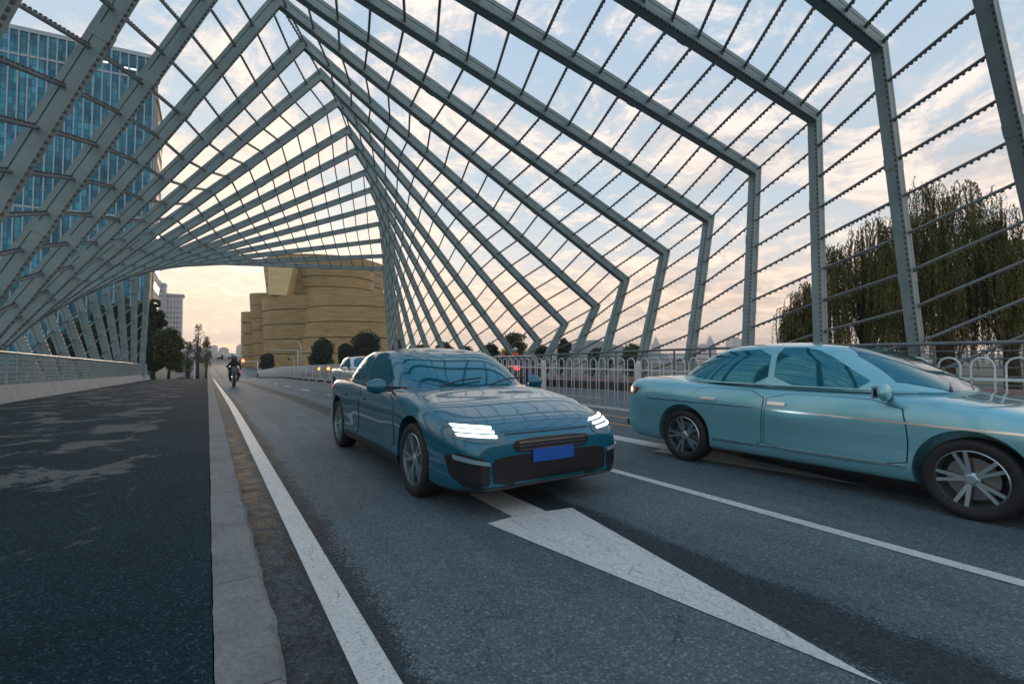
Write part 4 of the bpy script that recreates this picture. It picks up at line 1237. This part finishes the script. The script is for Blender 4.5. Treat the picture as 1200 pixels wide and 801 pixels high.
# ------------------------------------------------------------------ trees
def leafmat(name, c1, c2, sc=1.2):
    m = noisy(name, c1, c2, sc, .6, 0, .25, 4, .35, .65)
    b = m.node_tree.nodes['Principled BSDF']
    return m
LEAF_D = leafmat('dark_leaves', (.010, .026, .014), (.030, .060, .028))
LEAF_G = leafmat('green_leaves', (.022, .048, .016), (.075, .10, .030))
LEAF_W = leafmat('willow_leaves', (.034, .046, .010), (.145, .135, .032), .7)
LEAF_P = leafmat('pale_leaves', (.10, .12, .07), (.20, .21, .13))
BARK = noisy('bark', (.035, .028, .022), (.08, .065, .05), 3, .9, bump=.5, bscale=20)
def at(px, zc, top=None):
    X = (px - 243) * zc / 670.; Y = (zc - .533 * X) / .846
    return X, Y, (None if top is None else 1.3 + (420 - top) * zc / 567.)
def leaves(mb, c, rad, n, size, rnd, droop=0):
    c = Vector(c)
    for _ in range(n):
        while True:
            p = Vector((rnd.uniform(-1, 1), rnd.uniform(-1, 1), rnd.uniform(-1, 1)))
            if .35 < p.length <= 1: break
        p = Vector((p.x * rad[0], p.y * rad[1], p.z * rad[2])) + c
        a = Vector((rnd.gauss(0, 1), rnd.gauss(0, 1), rnd.gauss(0, .6))).normalized(); b_ = a.orthogonal().normalized()
        b_ = Quaternion(a, rnd.uniform(0, 6.28)) @ b_
        s = size * rnd.uniform(.6, 1.3)
        mb.add([p - a * s, p + b_ * s * .55, p + a * s, p - b_ * s * .55], [(0, 1, 2, 3)])
def trunk(root, h, r, limbs, rnd, spread, base=.45):
    mb = MB()
    pts = [(0, 0, -.1), (rnd.uniform(-.1, .1), rnd.uniform(-.1, .1), h * .3), (rnd.uniform(-.2, .2), rnd.uniform(-.2, .2), h * .6), (0, 0, h * .85)]
    mb.path(pts, r, 8, radii=[r * 1.3, r, r * .7, r * .25])
    for k in range(limbs):
        a = 2 * math.pi * k / limbs + rnd.uniform(-.3, .3); z0 = h * rnd.uniform(base - .1, base + .2)
        d = Vector((math.cos(a), math.sin(a), 0)) * spread * rnd.uniform(.5, .85)
        mb.path([(0, 0, z0), (d.x * .4, d.y * .4, z0 + h * .14), (d.x, d.y, z0 + h * rnd.uniform(.2, .36))], r * .4, 6, radii=[r * .45, r * .3, r * .1])
    return mb.build('trunk', BARK, root, True)
def tree(px, zc, top, wpx, mat, label, group=None, seed=1, dens=1.0, name='tree', ground=None, size=None, narrow=False):
    rnd = random.Random(seed)
    X, Y, zt = at(px, zc, top)
    g = ground if ground is not None else (D(Y) + .1 if Y < 110 and -5 < X < 21 else -2.75)
    h = zt - g; w = wpx * zc / 567. / 2
    root = empty(name, (X, Y, g)); tag(root, label, 'tree', group)
    trunk(root, h, max(.07, h * .022), 6, rnd, w, .35)
    mb = MB(); size = size or max(.10, zc * .0024)
    nb = 34 if not narrow else 14
    for k in range(nb):
        t = rnd.random()
        zc_ = h * (.22 + .66 * t); rr = w * (.95 - .55 * abs(t - .35)) if not narrow else w * (1 - .7 * t)
        a = rnd.uniform(0, 6.28); q = rr * rnd.uniform(.2, .62)
        br = w * rnd.uniform(.36, .58)
        leaves(mb, (math.cos(a) * q, math.sin(a) * q, zc_), (br, br, br * rnd.uniform(.6, .9) * (1.6 if narrow else 1)), int(260 * dens), size, rnd)
    leaves(mb, (0, 0, h * .55), (w * .62, w * .62, h * .36), int(1500 * dens) if not narrow else 60, size, rnd)
    leaves(mb, (0, 0, h - w * .35), (w * .4, w * .4, w * .38), int(260 * dens), size, rnd)
    mb.build('crown', mat, root)
    return root
def willow(px, zc, top, wpx, label, seed, ns=420):
    rnd = random.Random(seed)
    X, Y, zt = at(px, zc, top); g = -2.75; h = zt - g; w = wpx * zc / 567. / 2
    root = empty('willow_tree', (X, Y, g)); tag(root, label, 'tree', 'willows beyond the parapet')
    trunk(root, h * .9, h * .026, 9, rnd, w * .8, .3)
    mb = MB(); tw = MB()
    # clusters of strands hang from arching boughs
    boughs = []
    for k in range(26):
        a = rnd.uniform(0, 6.28); q = w * math.sqrt(rnd.random()) * .9
        zt_ = h * (1 - .42 * (q / w) ** 1.6) * rnd.uniform(.80, 1.0)
        boughs.append((math.cos(a) * q, math.sin(a) * q, zt_, a))
    for (bx_, by_, bz, a) in boughs:
        tw.path([(bx_ * .2, by_ * .2, bz * .72), (bx_ * .65, by_ * .65, bz * .93), (bx_, by_, bz)], .04, 5, radii=[.07, .05, .02])
        for k in range(ns // 26):
            p = Vector((bx_ + rnd.gauss(0, w * .13), by_ + rnd.gauss(0, w * .13), bz + rnd.gauss(0, h * .012)))
            out = Vector((math.cos(a + rnd.gauss(0, .8)), math.sin(a + rnd.gauss(0, .8)), 0))
            ln = rnd.uniform(.18, .70) * bz; st = .13; n = int(ln / st)
            vx = rnd.uniform(.15, .5); vz = rnd.uniform(.1, .5)
            sway = Vector((rnd.gauss(0, .05), rnd.gauss(0, .05), 0))
            for j in range(n):
                t = j * st
                vz -= .26; vx *= .80
                v = out * vx + Vector((0, 0, max(vz, -1))) + sway
                p = p + v.normalized() * st
                if p.z < .6: break
                for q in range(2):
                    d = (Vector((rnd.gauss(0, .55), rnd.gauss(0, .55), -1))).normalized()
                    s = Vector((rnd.gauss(0, 1), rnd.gauss(0, 1), 0)).normalized() * rnd.uniform(.022, .042)
                    l = rnd.uniform(.12, .24); p0 = p + s * rnd.uniform(-1, 1)
                    mb.add([p0 - s, p0 + s, p0 + s * .3 + d * l, p0 - s * .3 + d * l], [(0, 1, 2, 3)])
    tw.build('bough', BARK, root); mb.build('crown', LEAF_W, root)
willow(1108, 32, 180, 128, 'tallest willow, its rounded top rising just right of the second steel leg from the right', 11, 640)
willow(1015, 34, 232, 105, 'willow standing just left of the tallest one, with a ragged sloping top', 12, 520)
willow(944, 36, 312, 52, 'smallest willow, low and thin at the left end of the willow row', 13, 340)
willow(1186, 31, 222, 95, 'willow at the right edge of the picture, drooping over the parapet', 14, 420)
willow(1060, 40, 250, 120, 'willow set back in the dark between the two big willows', 15, 240)
# trees past the end of the left railing
tree(180, 66, 350, 30, LEAF_D, 'tall dark evergreen right at the far end of the left railing', None, 21, 1.5)
tree(198, 63, 384, 38, LEAF_G, 'rounded tree with warm green leaves in front of the dark evergreen by the footway end', None, 22, 1.6)
for k, (px, tp, w) in enumerate(((62, 392, 40), (92, 372, 40), (118, 358, 34), (142, 346, 30), (160, 352, 30))):
    tree(px, 64 + 5 * k, tp, w, LEAF_D, ['low dark tree glimpsed between the leftmost slanting legs, above the railing', 'dark tree behind the second gap from the left between the slanting legs', 'dark tree behind the middle of the fan of slanting legs',
        'dark tree behind the gap third from the last steel leg', 'dark tree right behind the last upright steel leg'][k], 'dark trees behind the left steel legs', 30 + k, 1.0)
for k, (px, tp, w) in enumerate(((221, 400, 15), (232, 379, 20), (242, 394, 14))):
    tree(px, 92, tp, w, LEAF_P, ['short pale sparse tree, left of the tall poplar', 'tall thin pale poplar with bare twiggy top', 'small pale poplar, right of the tall thin one'][k], 'pale poplars at the end of the footway', 40 + k, .28, 'poplar_tree', narrow=True, size=.16)
for k, (px, tp, w, zc) in enumerate(((313, 414, 17, 120), (378, 396, 34, 105), (405, 402, 26, 108), (428, 390, 44, 104))):
    tree(px, zc, tp, w, LEAF_D, ['small round dark bush at the left foot of the golden building', 'ball-shaped dark tree right of the street lamp, before the golden building', 'lower dark tree between the ball-shaped one and the broad one', 'broad dark tree before the right part of the golden building'][k], 'dark trees before the golden building', 50 + k, 1.3)
for k, (px, tp, w, zc) in enumerate(((468, 398, 26, 110), (492, 404, 30, 112), (522, 401, 28, 105), (546, 406, 22, 100), (575, 401, 26, 86), (603, 388, 42, 80), (634, 404, 24, 90), (660, 396, 22, 84), (742, 403, 34, 90), (700, 408, 40, 95))):
    tree(px, zc, tp, w, (LEAF_D, LEAF_G)[k in (5, 8)], ['dark tree just right of where the ribs bunch together', 'low dark tree second in the row behind the teal car roof', 'dark tree third in the row behind the teal car roof', 'small dark tree fourth in the row behind the teal car roof',
        'dark tree left of the two workers in orange', 'largest tree behind the two workers in orange, open twiggy crown', 'small dark tree right of the workers in orange', 'pointed dark evergreen before the grey hill', 'yellow-green shrubby tree right of the grey hill', 'low dark shrub at the foot of the grey hill'][k],
        'trees along the far bank', 60 + k, .8)
# ------------------------------------------------------------------ buildings
def facade_glass():
    m = base_mat('curtain_wall_glass', (.03, .2, .3), .35, .0, .12)
    t = m.node_tree; b = t.nodes['Principled BSDF']
    co = N(t, 'ShaderNodeTexCoord').outputs['Object']
    mp = N(t, 'ShaderNodeMapping'); L(t, co, mp.inputs[0]); mp.inputs['Rotation'].default_value = (R(90), 0, 0)
    br = N(t, 'ShaderNodeTexBrick'); L(t, mp.outputs[0], br.inputs['Vector'])
    br.offset = 0; br.inputs['Scale'].default_value = 1; br.inputs['Brick Width'].default_value = .85; br.inputs['Row Height'].default_value = 1.3
    br.inputs['Mortar Size'].default_value = .05; br.inputs['Mortar'].default_value = (.05, .10, .13, 1)
    br.inputs['Color1'].default_value = (.012, .19, .33, 1); br.inputs['Color2'].default_value = (.07, .45, .64, 1)
    n1 = noise(t, co, .12, 3, .5)
    c = mixc(t, ramp(t, n1, [(.35, .65), (.6, 0.0)]), br.outputs[0], (.015, .05, .07))
    L(t, c, b.inputs['Base Color'])
    return m
CURT = facade_glass()
FIN = noisy('aluminium_fin', (.26, .35, .39), (.36, .44, .48), 2, .4, .3)
STONE = noisy('tan_stone', (.30, .25, .20), (.42, .35, .28), .5, .8, stretch=(1, 1, .3))
rnd = random.Random(5)
ang = math.atan2(2.2, -17.9)    # direction of the facade, going left
root = empty('glass_office_tower', (-10.05, 120, -2.75), ang)
tag(root, 'tall blue glass office tower with pale vertical fins behind the left half of the canopy', 'building')
# local x runs left along the facade, local y (negative) points away from us because x is reversed
W_, DP, HT = 62, 3, 64.5
mb = MB(); mb.box((W_ / 2, -DP / 2, HT / 2), (W_, DP, HT)); mb.build('curtain_wall', CURT, root)
for k in range(46):
    mb = MB(); mb.box((.20 + 1.36 * k, .083, HT / 2 + .3), (.22, .16, HT + .6)); mb.build('fin', FIN, root)
mb = MB()
for z in (60.2, 32): mb.box((W_ / 2, .03, z), (W_ - .3, .05, .4))
mb.build('spandrel', FIN, root)
mb = MB(); mb.box((W_ / 2, -DP / 2, HT + .5), (W_ + .4, DP + .4, .8)); mb.build('roof_slab', FIN, root)
LITW = emit_mat('lit_office_ceiling', (.85, .95, 1.0), 1.6)
for (x, z) in ((3.5, 61.7), (4.6, 61.7), (8.0, 62.0), (27, 61), (29.5, 60), (31, 52)):
    mb = MB(); mb.box((x, .07, z), (.9, .06, .28)); mb.build('lit_window', LITW, root)
r2 = empty('stone_side_tower', (-9.0, 121.5, -2.75))
tag(r2, 'tan stone building standing flush against the right side of the blue glass tower', 'building')
mb = MB(); mb.box((-4.7, 8, 28.5), (8.0, 14, 57)); mb.build('wall', STONE, r2)
for k in range(14):
    mb = MB(); mb.box((-.66, 8, 4 + 3.8 * k), (.12, 11, 1.5)); mb.build('window', TINT2, r2)
mb = MB(); mb.box((-4.7, 8, 57.4), (8.4, 14.4, .8)); mb.build('cornice', STONE, r2)
# residential tower
def flats_mat():
    m = base_mat('flats_wall', (.4, .42, .45), .7)
    t = m.node_tree; b = t.nodes['Principled BSDF']
    co = N(t, 'ShaderNodeTexCoord').outputs['Object']
    mp = N(t, 'ShaderNodeMapping'); L(t, co, mp.inputs[0]); mp.inputs['Rotation'].default_value = (R(90), 0, 0)
    br = N(t, 'ShaderNodeTexBrick'); L(t, mp.outputs[0], br.inputs['Vector']); br.offset = 0
    br.inputs['Scale'].default_value = 1; br.inputs['Brick Width'].default_value = 1.8; br.inputs['Row Height'].default_value = 3.0
    br.inputs['Mortar Size'].default_value = .45; br.inputs['Mortar'].default_value = (.46, .48, .50, 1)
    br.inputs['Color1'].default_value = (.06, .09, .12, 1); br.inputs['Color2'].default_value = (.14, .17, .21, 1)
    L(t, br.outputs[0], b.inputs['Base Color'])
    return m
FLAT = flats_mat()
PALEW = noisy('pale_wall', (.42, .44, .46), (.5, .51, .52), .3, .8)
X, Y, zt = at(194, 330, 330)
r = empty('residential_tower', (X, Y, -2.75)); tag(r, 'pale residential high-rise with a stepped top, seen right of the last left leg', 'building')
mb = MB(); mb.box((-5, 0, 27), (9, 14, 54)); mb.box((4.4, 1, 23.5), (9.2, 14, 47)); mb.build('wall', FLAT, r)
mb = MB(); mb.box((-5, 0, 54.4), (9.6, 14.6, .8)); mb.box((-6, 0, 55.8), (5, 8, 2)); mb.box((4.8, 1, 47.5), (10.4, 15, 1.0)); mb.build('roof', PALEW, r)
for k in range(15):
    mb = MB(); mb.box((-5, -7.1, 3 + 3.4 * k), (7.6, .5, 1.5)); mb.build('balcony', PALEW, r)
    if k < 13:
        mb = MB(); mb.box((4.4, -6.1, 3 + 3.4 * k), (7.8, .5, 1.5)); mb.build('balcony', PALEW, r)
for x in (-9.2, -5.2, -.6, 3.6, 8.6):
    mb = MB(); mb.box((x, -7.4 + (1 if x > 0 else 0), 26 if x < 0 else 23), (.9, 1.4, 52 if x < 0 else 46)); mb.build('pier', PALEW, r)
# golden terraced building of curved drums
def gold():
    m = base_mat('golden_stone', (.4, .3, .17), .55, 0, .4)
    t = m.node_tree; b = t.nodes['Principled BSDF']
    co = N(t, 'ShaderNodeTexCoord').outputs['Object']
    s = N(t, 'ShaderNodeSeparateXYZ'); L(t, co, s.inputs[0])
    wv = math_n(t, 'FRACT', math_n(t, 'DIVIDE', s.outputs[2], .95))
    ln = math_n(t, 'LESS_THAN', wv, .16)
    mp = N(t, 'ShaderNodeMapping'); L(t, co, mp.inputs[0]); mp.inputs['Scale'].default_value = (.25, .25, 2.2)
    n1 = noise(t, mp.outputs[0], .8, 5, .65)
    c = ramp(t, n1, [(.3, (.24, .165, .058)), (.7, (.50, .355, .14))])
    c = mixc(t, math_n(t, 'MULTIPLY', ln, .45), c, (.16, .12, .065))
    L(t, c, b.inputs['Base Color'])
    return m
GOLD = gold()
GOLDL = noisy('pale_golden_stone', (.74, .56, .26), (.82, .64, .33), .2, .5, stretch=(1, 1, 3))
GROOVE = base_mat('dark_joint', (.03, .026, .02), .8)  # near-black colour of the recessed rings between courses
ZC = 215; KM = ZC / 567.
bx0, by0, _ = at(372, ZC)
thc = R(32.18)
r = empty('golden_curved_building', (bx0, by0, -2.75), -thc)
tag(r, 'large golden stone building of stacked leaning curved drums with dark horizontal joints', 'building')
def zpx(y): return 1.3 + (420 - y) * KM + 2.75
def drum(name, cx, hw0, hw1, y0, y1, dep, ds=.62, courses=4, mat=None, lean=0, dy=0):
    """ellipse drum: half widths in photo pixels at base and top"""
    z0, z1 = (0 if y0 >= 430 else zpx(y0)), zpx(y1)
    mb = MB(); n = 72; vs = []; rows = []
    k = courses
    for c in range(k):
        za, zb = z0 + (z1 - z0) * c / k, z0 + (z1 - z0) * (c + 1) / k
        rows += [(za + .30, 0), (zb - .02, 0)]
        if c < k - 1: rows += [(zb - .02, -.7), (zb + .30, -.7)]
    idx = []
    for (z, ins) in rows:
        t = (z - z0) / (z1 - z0); hw = (hw0 + (hw1 - hw0) * t) * KM + ins
        for i in range(n):
            a = 2 * math.pi * i / n
            vs.append(((cx - 372 + lean * t) * KM + hw * math.cos(a), dep + hw * ds * math.sin(a), z))
    fs = []; ms = []
    for j in range(len(rows) - 1):
        g = rows[j][1] < 0 or rows[j + 1][1] < 0
        for i in range(n):
            fs.append((j * n + i, j * n + (i + 1) % n, (j + 1) * n + (i + 1) % n, (j + 1) * n + i)); ms.append(1 if g else 0)
    fs.append(tuple(range((len(rows) - 1) * n, len(rows) * n))); ms.append(0)
    fs.append(tuple(reversed(range(n)))); ms.append(0)
    mb.add(vs, fs); mb.m = ms
    o = mb.build(name, [mat or GOLD, GROOVE], r); auto_smooth(o, 40)
    return o
drum('drum', 378, 62, 69, 366, 309, 4, 1.0, 4)
drum('drum', 404, 38, 44, 356, 312, -10, .95, 4, lean=-3)
drum('drum', 386, 66, 70, 432, 354, -2, .95, 5)
drum('drum', 427, 53, 47, 432, 352, -18, .85, 5, lean=3)
drum('wing', 324, 18, 24, 432, 347, -5, .8, 6)
drum('wing', 303, 14, 15, 432, 367, -3, 1.0, 5, GOLD)
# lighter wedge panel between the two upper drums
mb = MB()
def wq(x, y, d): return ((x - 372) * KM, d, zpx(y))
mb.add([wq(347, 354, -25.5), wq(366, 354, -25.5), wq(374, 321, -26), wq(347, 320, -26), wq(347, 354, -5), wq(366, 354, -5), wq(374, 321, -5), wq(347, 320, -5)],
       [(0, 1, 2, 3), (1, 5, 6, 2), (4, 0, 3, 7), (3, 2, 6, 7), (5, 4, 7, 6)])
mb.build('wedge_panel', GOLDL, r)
# distant hill, hazy city
HILL = noisy('hillside', (.09, .12, .12), (.15, .17, .17), .01, .9)
def hill(name, px0, px1, zc, prof):
    mb = MB(); k = zc / 567.; n = len(prof); vs = []
    for i, y in enumerate(prof):
        px = px0 + (px1 - px0) * i / (n - 1)
        X, Y, z = at(px, zc, y); z = max(z, -2.6)
        X2, Y2, _ = at(px, zc * 1.25); X0, Y0, _ = at(px, zc * .86)
        vs += [(X0, Y0, -2.8), ((X + X0) / 2, (Y + Y0) / 2, -2.8 + (z + 2.8) * .62), (X, Y, z), (X2, Y2, -2.8)]
    fs = []
    for i in range(n - 1):
        for j in range(3): fs.append((4 * i + j, 4 * i + 4 + j, 4 * i + 5 + j, 4 * i + 1 + j))
    mb.add(vs, fs); return mb.build(name, HILL, kind='structure')
hill('hill', 120, 330, 900, [420, 410, 407, 404, 402, 404, 403, 406, 407, 410, 412, 414, 415, 418, 420, 421])
hill('hill', 640, 790, 420, [420, 410, 404, 401, 399, 398, 400, 404, 406, 409, 411, 413, 415, 421])
hill('hill', 300, 1300, 1900, [416, 413, 412, 413, 411, 413, 414, 412, 413, 415, 413, 411, 412, 414, 413, 415, 414, 413])
CITY = noisy('city_wall', (.26, .30, .33), (.34, .38, .40), .05, .8)
def tower(px, w, top, zc, label, cap=0):
    X, Y, zt = at(px, zc, top); h = zt + 2.75; wm = w * zc / 567.
    r = empty('distant_tower', (X, Y, -2.75), -R(32 - px * .02)); tag(r, label, 'building', 'hazy distant towers')
    mb = MB(); mb.box((0, 0, h / 2), (wm, wm * .8, h)); mb.build('wall', FLAT, r)
    mb = MB()
    if cap == 1: mb.lathe([(wm * .45, h), (wm * .30, h + wm * .35), (.3, h + wm * 1.0)], 'z', 8)
    elif cap == 2: mb.box((0, 0, h + wm * .08), (wm * .6, wm * .5, wm * .16))
    else: mb.box((wm * .1, 0, h + wm * .05), (wm * .4, wm * .4, wm * .10))
    mb.build('roof', CITY, r)
tower(768.5, 9, 403, 1500, 'slim pointed hazy tower seen between steel legs right of the grey hill', 1)
tower(823, 9, 404, 1500, 'squat hazy block, left of the pointed pair above the silver sedan roof', 2)
tower(832, 11, 403, 1520, 'hazy tower with a pointed cap, above the rear of the silver sedan roof', 1)
tower(860, 14, 397, 1450, 'widest hazy tower, just left of the fourth steel leg from the right', 2)
tower(250, 7, 405, 1100, 'small grey tower on the hill above the left pair of black signal heads')
tower(262, 8, 408, 1100, 'low grey block on the hill, right of the small grey tower', 2)
tower(283, 9, 405, 1500, 'pale tower touching the left edge of the golden building', 2)
tower(226, 8, 404, 1000, 'grey block behind the pale poplars', 2)
# viaduct-like low buildings filling the far end of the road
LOWB = noisy('low_grey_block', (.22, .25, .27), (.34, .36, .36), .15, .8, stretch=(.3, .3, 2))
for k, (px, w, top, zc, lab) in enumerate(((232, 30, 421, 420, 'long low pale building behind the poplars'), (262, 34, 418, 520, 'long low grey building beyond the signal heads'), (291, 26, 424, 300, 'dark low hedge-like building beside the red signal'))):
    X, Y, zt = at(px, zc, top); h = zt + 2.75; wm = w * zc / 567.
    r = empty('low_building', (X, Y, -2.75), -thc * .5); tag(r, lab, 'building')
    mb = MB(); mb.box((0, 0, h / 2), (wm, 12, h)); mb.build('wall', (LOWB, LOWB, base_mat('dark_block', (.04, .05, .055), .8))[k], r)
    mb = MB(); mb.box((0, 0, h + .2), (wm + 1, 13, .4)); mb.build('roof', PALEW, r)
    for q in range(9):
        mb = MB(); mb.box((-wm / 2 + wm * (q + .5) / 9, -6.03, h * .5), (wm / 16, .1, h * .35)); mb.build('window', TINT2, r)
# ------------------------------------------------------------------ street furniture
POLE = noisy('galvanised_pole', (.42, .46, .47), (.52, .55, .56), 2, .4, .3)
X, Y, _ = at(352.5, 97); g = D(Y) + .3
r = empty('street_lamp', (X, Y, g)); tag(r, 'tall curved-arm street lamp in front of the golden building', 'street lamp')
h = 1.3 + 20 * 97 / 567. - g
mb = MB(); mb.path([(0, 0, 0), (0, 0, h * .6), (0, 0, h - .9), (-.35, .22, h - .25), (-.9, .56, h), (-1.6, 1.0, h + .12)], .1, 10, radii=[.14, .11, .09, .08, .07, .06]); mb.build('pole', POLE, r, True)
mb = MB(); mb.box((-2.0, 1.25, h + .12), (1.0, .34, .16), rz=-R(32)); mb.build('lamp_head', POLE, r)
mb = MB(); mb.lathe([(.24, 0), (.24, .25), (.15, .3)], 'z', 12); mb.build('base', POLE, r)
X, Y, _ = at(349, 90); g = D(Y) + .3; h = 1.3 + 10.5 * 90 / 567. - g; al = 42 * 90 / 567.
r = empty('sign_gantry', (X, Y, g)); tag(r, 'grey gantry pole with a long bare arm reaching left, just left of the street lamp', 'gantry')
mb = MB(); mb.tube((0, 0, 0), (0, 0, h), .13, 10, .10); mb.build('pole', POLE, r, True)
mb = MB(); mb.tube((0, 0, h - .15), (-al * .846, al * .533, h + .05), .09, 8, .05); mb.build('arm', POLE, r, True)
X, Y, _ = at(344.5, 88); g = D(Y) + .3
r = empty('signal_post', (X, Y, g)); tag(r, 'short pale post with a small bent arm standing left of the gantry pole', 'post')
h = 1.3 + 1.5 * 88 / 567. - g
mb = MB(); mb.path([(0, 0, 0), (0, 0, h - .3), (-.2, .1, h - .05), (-.8, .5, h)], .08, 8); mb.build('pole', POLE, r, True)
mb = MB(); mb.box((-.8, .5, h - .25), (.3, .2, .5)); mb.build('signal_box', BLACKPL, r)
X, Y, _ = at(228, 84); Y += 0
r = empty('white_post', (X, Y, D(Y) + .1)); tag(r, 'slim white post standing by the blue-roofed kiosk at the end of the footway', 'post')
mb = MB(); mb.tube((0, 0, 0), (0, 0, 2.9), .11, 8, .09); mb.box((0, 0, 2.95), (.24, .24, .1)); mb.box((0, 0, .1), (.3, .3, .2)); mb.build('pole', WHITEP, r)
# kiosk
X, Y, _ = at(217, 96)
r = empty('kiosk', (X, Y, -2.2), -R(12)); tag(r, 'small kiosk with a blue-green pitched roof under the trees at the end of the footway', 'kiosk')
mb = MB(); mb.box((0, 0, 1.2), (3.0, 2.6, 2.4)); mb.build('wall', PALEW, r)
mb = MB(); mb.add([(-1.9, -1.7, 2.3), (1.9, -1.7, 2.3), (1.9, 1.7, 2.3), (-1.9, 1.7, 2.3), (-1.2, 0, 3.3), (1.2, 0, 3.3)], [(0, 1, 5, 4), (2, 3, 4, 5), (1, 2, 5), (3, 0, 4), (3, 2, 1, 0)])
mb.build('roof', base_mat('blue_roof', (.03, .16, .22), .5), r)
mb = MB(); mb.box((-.6, -1.32, 1.3), (1.2, .05, 1.0)); mb.build('window', TINT2, r)
mb = MB(); mb.box((.8, -1.32, 1.0), (.8, .05, 2.0)); mb.build('door', P_NAVY, r)
# traffic signals across the far end
def signal_head(parent, x, y, z, horiz=True, red=False):
    mb = MB(); w, h_ = (1.25, .42) if horiz else (.42, 1.25)
    mb.box((x, y, z), (w, .25, h_)); o = mb.build('signal_head', BLACKPL, parent)
    for k in (-1, 0, 1):
        m = MB(); cx, cz = (x + k * .4, z) if horiz else (x, z + k * .4)
        m.lathe([(.001, 0), (.14, .0), (.15, .12)], 'x', 14, (0, 0, 0))
        m.v = [(cx + v[1], y - .13 - v[0], cz + v[2]) for v in m.v]
        m.build('signal_lens', REDL if (red and k == 1) else BLACKPL, o)
X, Y, _ = at(222, 118); g = -2.65; h = 1.3 + 1.5 * 118 / 567. - g; sc = 118 / 567.
r = empty('traffic_light_mast', (X, Y, g)); tag(r, 'traffic light mast whose arm carries two pairs of dark signal heads over the left lanes', 'traffic light')
mb = MB(); mb.tube((0, 0, 0), (0, 0, h + .3), .13, 10, .09); mb.build('pole', POLE, r, True)
mb = MB(); mb.tube((0, 0, h), (9.2, 0, h + .1), .08, 8, .05); mb.build('arm', POLE, r, True)
for x in (6.4, 8.6):
    signal_head(r, x, -.3, h - .15, True); signal_head(r, x + .45, -.25, h + .05, False)
X, Y, _ = at(302, 116); h = 1.3 - 3.2 * 116 / 567. - g
r = empty('traffic_light_mast', (X, Y, g)); tag(r, 'pale low mast with its arm to the left, carrying the glowing red signal', 'traffic light')
mb = MB(); mb.tube((0, 0, 0), (0, 0, h), .14, 10, .12); mb.build('pole', WHITEP, r, True)
mb = MB(); mb.tube((0, 0, h - .05), (-4.4, 0, h), .09, 8, .06); mb.build('arm', WHITEP, r, True)
for x, rd in ((-4.9, False), (-3.4, True)):
    signal_head(r, x, -.3, h + .1, True, rd)
m = MB(); m.lathe([(.001, -.12), (.34, -.10), (.36, .12), (.001, .12)], 'x', 16); m.v = [(v[1] - 3.1, -.5 + v[0], v[2] + h + .15) for v in m.v]
m.build('red_light', REDL, r, True)
# amber lamps clipped on the far median fence
for k, (yy, lab) in enumerate(((39.2, 'left amber warning lamp glowing on the white fence'), (35.9, 'right amber warning lamp glowing on the white fence'))):
    r = empty('warning_lamp', (7.26, yy, D(yy) + 1.0)); tag(r, lab, 'lamp', 'amber lamps on the white fence')
    m = MB(); m.lathe([(.001, .12), (.08, .10), (.12, .0), (.10, -.08), (.001, -.10)], 'z', 14); m.build('lens', AMBER, r, True)
    m = MB(); m.box((.03, 0, -.16), (.08, .12, .12)); m.build('clip', BLACKPL, r)
# ------------------------------------------------------------------ haze
mb = MB(); mb.box((200, 900, 43), (3400, 2400, 94))
hz = base_mat('haze_air', (1, 1, 1))
t = hz.node_tree; t.nodes.clear()
o_ = N(t, 'ShaderNodeOutputMaterial'); pv = N(t, 'ShaderNodeVolumePrincipled')
pv.inputs['Color'].default_value = (.88, .90, .95, 1); pv.inputs['Density'].default_value = .00034; pv.inputs['Anisotropy'].default_value = .3
L(t, pv.outputs[0], o_.inputs['Volume'])
mb.build('haze', hz, kind='stuff')
